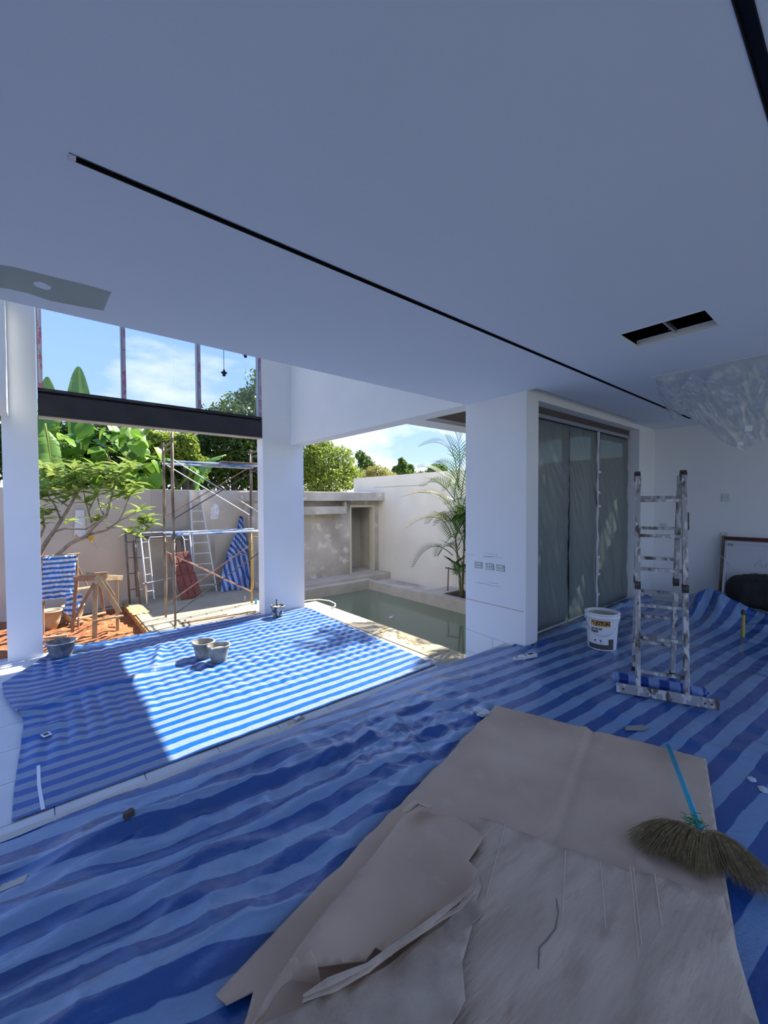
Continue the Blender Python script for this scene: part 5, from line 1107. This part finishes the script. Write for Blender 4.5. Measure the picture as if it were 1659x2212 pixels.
for k in range(44):
    c = P(rr.uniform(84, 318), 1000+abs(rr.gauss(0, 40)) if k < 36 else rr.uniform(1030, 1130), y=rr.uniform(9.4, 10.6))
    if k >= 36 and c.x > .9: continue
    for j in range(7):
        q = Quaternion((0,0,1), j*.9+rr.uniform(-.3,.3)) @ Quaternion((0,1,0), -rr.uniform(-.1,.9)) @ Quaternion((1,0,0), rr.uniform(-.4,.4)); s_ = rr.uniform(.6, 1.1); b0 = len(pv)
        pv += [tuple(c+q @ (v*s_)) for v in base_v]; pf_ += [tuple(b0+i for i in f) for f in base_f]
mm = MB(); mm.v = pv; mm.f = pf_; o = W('leaf_mass', mm, leaf_mat('frangipani_leaf_mass', (.20,.30,.05), (.36,.44,.12), .35, .35, 3.0, False), fr_, smooth=True); o['kind'] = 'stuff'
yl = P(196, 1162, y=9.7); ye = leaf_shape(.14,.05,droop=.1).mesh('leaf', True); ye.materials.append(mat('yellow_leaf', (.70,.38,.03), .5)); place(ye, fr_, yl+Vector((0,0,.05)), -1.2, -1.3)

# ---- broad-leaved plants and bananas behind the garden wall
heart = leaf_shape(.46, .17, droop=.35, fold=.22, shape='heart').mesh('leaf', True); heart.materials.append(M_LBROAD)
def broad_plant(label, x, y, n, xr, zr, seed, me=heart, smin=.7, smax=1.25):
    r_ = random.Random(seed); t = thing('broadleaf_plant', label, 'plant', (x, y, -.95), 0, 'broad leaved plants behind the garden wall')
    for k in range(5): W('stem', MB().tube([(x+r_.uniform(-.2,.2), y, -.95), (x+r_.uniform(-xr,xr)*.5, y-.1, 1.2), (x+r_.uniform(-xr,xr)*.8, y-.2, zr[1]-.4)], [.04,.03,.015], 7), M_BARK, t)
    for k in range(n):
        p = Vector((x+r_.uniform(-xr,xr), y-.35+r_.uniform(-.35,.45), r_.uniform(*zr))); place(me, t, p, -1.9+r_.gauss(0,.9), r_.uniform(-1.1,.35), r_.uniform(-.5,.5), r_.uniform(smin, smax))
    return t
broad_plant('cluster of large heart shaped leaves over the garden wall next to the white column', .55, 13.2, 64, .75, (1.6,3.75), 1)
broad_plant('cluster of large heart shaped leaves over the garden wall left of the scaffold', 1.7, 12.9, 64, .75, (1.6,3.6), 2)
broad_plant('lower cluster of heart shaped leaves close behind the garden wall', .2, 12.8, 30, .6, (1.3,2.6), 3)
def banana_leaf(L_, w, torn, droop, seed):
    r_ = random.Random(seed); m = MB(); n = 34
    for side in (-1, 1):
        i = 0
        while i < n:
            span = r_.choice((1,1,2,3)) if torn else n
            tear = .10*torn*r_.random()
            j = min(n, i+span); base = len(m.v); sag = r_.uniform(.0,.5)*torn
            for k in range(i, j+1):
                s_ = k/n; ww = w*(min(1, s_*6+.1)*min(1, (1-s_)*3.2+.02))**.55*(1-tear*(k == j))
                z = -droop*L_*s_*s_; x = L_*s_*(1-.3*droop*s_)
                m.v += [(x, 0, z), (x+.05*ww, side*ww*.55, z+.14*ww-sag*ww*.15), (x+.12*ww, side*ww, z+.10*ww-sag*ww)]
            for k in range(j-i):
                a = base+3*k
                q = [(a,a+3,a+4,a+1),(a+1,a+4,a+5,a+2)]; m.f += q if side > 0 else [tuple(reversed(f)) for f in q]
            i = j
    return m
def banana(label, x, y, leaves, seed):
    t = thing('banana_plant', label, 'banana plant', (x, y, -.95), 0, 'banana plants behind the garden wall')
    W('stem', MB().tube([(x,y,-.95),(x,y,.6),(x+.03,y,1.9)], [.14,.11,.07], 10), M_LBAN, t, smooth=True)
    for l_ in leaves:
        b_ = Vector(l_[0]); W('petiole', MB().tube([(x+.03,y,1.75), Vector((x+.03,y,1.85)).lerp(b_, .5)+Vector((0,0,.12)), b_], [.04,.03,.02], 7), M_LBAN, t, smooth=True)
    for k, (tip, base_z, L_, w, az, pitch, droop, torn) in enumerate(leaves):
        m = banana_leaf(L_, w, torn, droop, seed+k); me = m.mesh('leaf', True); me.materials.append(M_LBAN)
        b = Vector(tip); o = place(me, t, b, az, pitch)
        rib = MB().tube([(L_*s_*(1-.3*droop*s_), 0, -droop*L_*s_*s_-.005) for s_ in np.linspace(-.12, .98, 9)], [.022*(1-.85*s_) for s_ in np.linspace(0, 1, 9)], 6)
        mo = obj('midrib', rib, M_LLIGHT, o, smooth=True)
    return t
def bp_(px, py, y): return P(px, py, y=y)
banana('banana plant with one tall upright leaf above the black beam', .75, 13.5, [(bp_(172,985,13.4),0,2.45,.24,1.45,1.46,.03,.3),(bp_(120,960,13.3),0,1.8,.3,2.6,1.1,.2,1),(bp_(110,985,12.2),0,1.2,.26,-1.7,-1.0,.25,1),(bp_(280,1010,13.3),0,1.5,.26,-.4,1.25,.12,.2)], 10)
banana('banana plant with torn hanging leaf over the wall by the white ladder', 2.7, 13.0, [(bp_(340,990,12.6),0,1.5,.30,-.4,-.05,.35,1),(bp_(478,985,12.2),0,1.35,.24,3.5,-.35,.5,1),(bp_(300,1000,12.7),0,1.7,.34,1.8,1.2,.1,.4),(bp_(270,985,12.5),0,1.1,.22,2.4,1.3,.15,.3)], 30)
banana('banana plant with ragged fern like leaf beside the white column', -.5, 13.25, [(bp_(100,930,12.2),0,1.5,.22,-1.3,-1.2,.1,1),(bp_(85,940,12.4),0,1.5,.26,1.0,1.2,.2,1),(bp_(108,1000,12.6),0,2.1,.2,1.6,1.5,.03,.6)], 50)

# ---- trees beyond the walls
def tree(label, blobs, Y, m, leafsize, n, seed, trunk=True, grp='trees beyond the garden wall', cat='tree'):
    r_ = np.random.default_rng(seed); cs_ = []
    for (px, py, rx, ry) in blobs:
        c = P(px, py, y=Y); d = (c-CAM).dot(fwd); k = d/FPX; cs_.append((c, rx*k, ry*k))
    base = cs_[0][0]; t = thing('tree', label, cat, (base.x, Y, -.95), 0, grp)
    tot = sum(a*b for _, a, b in cs_); V_, F_ = [], []
    for (c, a, b) in cs_:
        q = int(n*a*b/tot); dirs = r_.normal(size=(q, 3)); dirs /= np.linalg.norm(dirs, axis=1)[:, None]
        lump = 1+.28*np.sin(dirs[:, 0]*5+seed)*np.sin(dirs[:, 1]*6+1)*np.sin(dirs[:, 2]*5+2)
        rad_ = (r_.uniform(.25, 1.0, q)**.45)*lump
        pos = np.array(c)+dirs*rad_[:, None]*np.array([a, a*.8, b])
        pos = pos[pos[:, 2] > -.9]; q = len(pos)
        ax = r_.normal(size=(q, 3)); ax[:, 2] -= .3; ax /= np.linalg.norm(ax, axis=1)[:, None]; up_ = r_.normal(size=(q, 3)); sd_ = np.cross(ax, up_); sd_ /= np.linalg.norm(sd_, axis=1)[:, None]
        L_ = leafsize*r_.uniform(.6, 1.4, q)[:, None]; b0 = len(V_)
        vv = np.stack([pos-ax*L_*.5, pos+sd_*L_*.24, pos+ax*L_*.5, pos-sd_*L_*.24], 1).reshape(-1, 3)
        V_ += vv.tolist(); F_ += [(b0+4*i, b0+4*i+1, b0+4*i+2, b0+4*i+3) for i in range(q)]
    mm = MB(); mm.v = V_; mm.f = F_; o = W('foliage', mm, m, t); o['kind'] = 'stuff'
    if trunk:
        W('trunk', MB().tube([(base.x, Y, -1.0), (base.x+.1, Y, base.z*.5), (base.x, Y, base.z)], [.20,.14,.07], 8), M_BARKD, t)
        for (c, a, b) in cs_[1:]: W('limb', MB().tube([(base.x+.05, Y, base.z*.45), tuple(c)], [.09,.03], 6), M_BARKD, t)
    return t
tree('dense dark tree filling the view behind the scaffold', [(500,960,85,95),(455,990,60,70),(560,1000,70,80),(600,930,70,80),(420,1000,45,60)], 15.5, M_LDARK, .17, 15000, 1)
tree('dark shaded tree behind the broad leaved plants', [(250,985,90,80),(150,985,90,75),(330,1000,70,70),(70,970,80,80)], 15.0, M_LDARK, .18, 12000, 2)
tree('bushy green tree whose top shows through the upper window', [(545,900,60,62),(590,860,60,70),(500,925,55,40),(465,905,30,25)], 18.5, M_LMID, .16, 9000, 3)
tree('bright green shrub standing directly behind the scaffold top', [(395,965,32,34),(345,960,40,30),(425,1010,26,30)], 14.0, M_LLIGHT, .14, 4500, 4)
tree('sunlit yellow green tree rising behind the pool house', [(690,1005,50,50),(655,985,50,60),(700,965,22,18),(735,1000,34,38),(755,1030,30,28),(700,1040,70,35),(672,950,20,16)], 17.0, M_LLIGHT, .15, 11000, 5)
tree('rounded deep green tree between the sunlit tree and the tall wall', [(788,1000,17,18),(778,985,12,12),(800,1008,14,13),(775,1030,30,25),(795,1030,25,18)], 24.0, M_LMID, .20, 3500, 6)
tree('low yellowish shrub showing over the corner of the tall wall', [(815,1022,32,16),(780,1035,25,16),(840,1030,22,12)], 19.0, M_LYEL, .14, 3500, 7)
tree('distant airy tree standing alone against the clouds', [(870,1003,11,10),(858,1015,12,9),(885,1012,11,10),(872,1022,22,10),(893,1024,10,7),(866,994,7,6)], 34.0, M_LMID, .30, 2200, 8)
tree('green treetop behind the tall wall half hidden by the palm', [(945,1018,26,16),(910,1030,24,12)], 26.0, M_LMID, .22, 2500, 9)

# ---- clump of palms in the planter
pm = thing('palm_clump', 'clump of slender palms with arching fronds in the concrete planter', 'palm', (7.72, 6.05, -.63))
M_CANE = mat('palm_cane', (.20,.19,.09), .6, col2=(.34,.26,.12), nscale=6, stretch=(1,1,3))
rr = random.Random(21); tops = []
for k in range(9):
    x, y = 7.72+rr.uniform(-.20,.22), 6.0+rr.uniform(-.5,.32); h = rr.uniform(1.0,2.2); lx, ly = rr.uniform(-.15,.12), rr.uniform(-.2,.15)
    pts = [(x,y,-.66),(x+lx*.4,y+ly*.4,-.66+h*.5),(x+lx,y+ly,-.66+h)]; tops.append(Vector(pts[-1])); W('cane', MB().tube(pts, [.03,.025,.02], 8), M_CANE, pm, smooth=True)
def frond(pts, m, leaf_l=.34, n=19, name='frond', wid=.011, hang=.22):
    pts = [Vector(p) for p in pts]; mm = MB(); K = 24
    def cv(s_):
        a, b, c = pts; return a*(1-s_)**2+b*2*s_*(1-s_)+c*s_*s_
    L_ = [cv(i/K) for i in range(K+1)]; fr0 = W(name, MB().tube(L_, [.011*(1-.8*i/K) for i in range(K+1)], 5), m, pm)
    for i in range(n):
        s_ = .22+.78*(i+.5)/n; p = cv(s_); tg = (cv(min(1, s_+.02))-cv(s_-.02)).normalized(); up_ = Vector((0,0,1)); sd_ = tg.cross(up_).normalized(); nr = sd_.cross(tg)
        ll = leaf_l*math.sin(math.pi*(s_*.80+.14))**.7
        for sg in (-1, 1):
            d = (sd_*sg*.8+tg*.65+nr*.30).normalized(); d2 = (d-Vector((0,0,hang))).normalized()
            q0, q1, q2 = p, p+d*ll*.5, p+d*ll*.5+d2*ll*.5; wv_ = d.cross(nr).normalized()*wid; b0 = len(mm.v)
            mm.v += [tuple(q0-wv_*.4), tuple(q0+wv_*.4), tuple(q1+wv_), tuple(q1-wv_), tuple(q2)]; mm.f += [(b0,b0+1,b0+2,b0+3),(b0+3,b0+2,b0+4)]
    mm.v = [(min(a_, 8.22), b_, c_) for a_, b_, c_ in mm.v]; sub_('leaflets', mm, m, fr0, pm); return fr0
DP = 9.45
pxf = [  # base px, apex px, tip px, depth offsets, yellow
 ((985,1110),(950,1040),(866,1075),0,.0,1,.30),((975,1160),(955,1085),(878,1140),-.1,-.2,1,.30),((978,1200),(930,1150),(893,1225),-.1,-.1,0,.30),((985,1000),(965,935),(905,965),.1,.1,0,.28),
 ((990,1060),(985,950),(950,935),.0,.2,0,.30),((985,1050),(930,1000),(905,1010),.2,.3,0,.30),((990,1040),(1000,940),(975,925),.1,.0,0,.34),((995,1080),(1010,960),(1040,950),.0,.0,0,.34),((985,1130),(960,1060),(905,1065),.25,.3,0,.32),
 ((1000,1150),(1040,1060),(1070,1120),0,0,0,.34),((990,1180),(1020,1100),(1060,1180),-.2,-.4,0,.34),((995,1120),(985,1020),(960,1060),.2,.3,0,.32),((1000,1220),(970,1150),(945,1200),-.2,-.3,0,.30),((985,1240),(975,1180),(1000,1260),-.2,-.3,0,.28),((1000,1100),(1020,990),(1060,1010),.2,.3,0,.34),
 ((980,1090),(985,1010),(1010,960),.1,.1,0,.34),((990,1150),(965,1090),(975,1160),-.1,-.3,0,.32),((1005,1190),(990,1110),(960,1130),.2,.4,0,.32),((995,1060),(970,990),(935,1005),-.1,-.2,0,.32),((1010,1210),(1040,1160),(1080,1230),0,0,0,.32),((1000,1250),(1005,1200),(985,1240),-.25,-.4,0,.24),((985,1085),(945,1020),(915,1050),-.15,-.3,0,.32)]
for (b, a, c, d0, d1, yel, ll) in pxf:
    frond([PD(*b, DP), PD(*a, DP+d0), PD(*c, DP+d1)], M_LPALMY if yel else M_LPALM, leaf_l=ll*1.25)
for k in range(26):
    tpt = tops[k % len(tops)]; a = rr.uniform(0, 6.28); d = Vector((math.cos(a)*.75, math.sin(a), 0))
    if tpt.x+d.x*.85 > 8.1: d.x *= -.4
    frond([tpt, tpt+d*.35+Vector((0,0,rr.uniform(.5,.9))), tpt+d*.9+Vector((0,0,rr.uniform(.0,.6)))], M_LPALM, leaf_l=.34)
pm2 = pm.copy(); C.objects.link(pm2); pm2.scale = (1,-.75,.82); pm2.location = (7.72, 4.9, -.63); pm2['label'] = 'second palm clump in the planter mostly hidden behind the white pillar'; pm2['group'] = pm['group'] = 'palm clumps in the planter'
for ch in list(pm.children):
    c2 = ch.copy(); C.objects.link(c2); c2.parent = pm2
    for g_ in ch.children: g2 = g_.copy(); C.objects.link(g2); g2.parent = c2
tt = thing('bamboo_stake', 'bamboo stake with crossbar tied beside the palm canes', 'stake', (7.42, 6.5, -.6))
s0 = P(967, 1278, z=-.6); s1 = P(969, 1225, x=s0.x); tt.location = s0
W('stake', MB().tube([s0, s1], .016, 8), M_TIMBR, tt); W('crossbar', MB().tube([s1+Vector((0,.1,-.03)), s1+Vector((.05,-.55,-.06))], .016, 8), M_BARKD, tt)
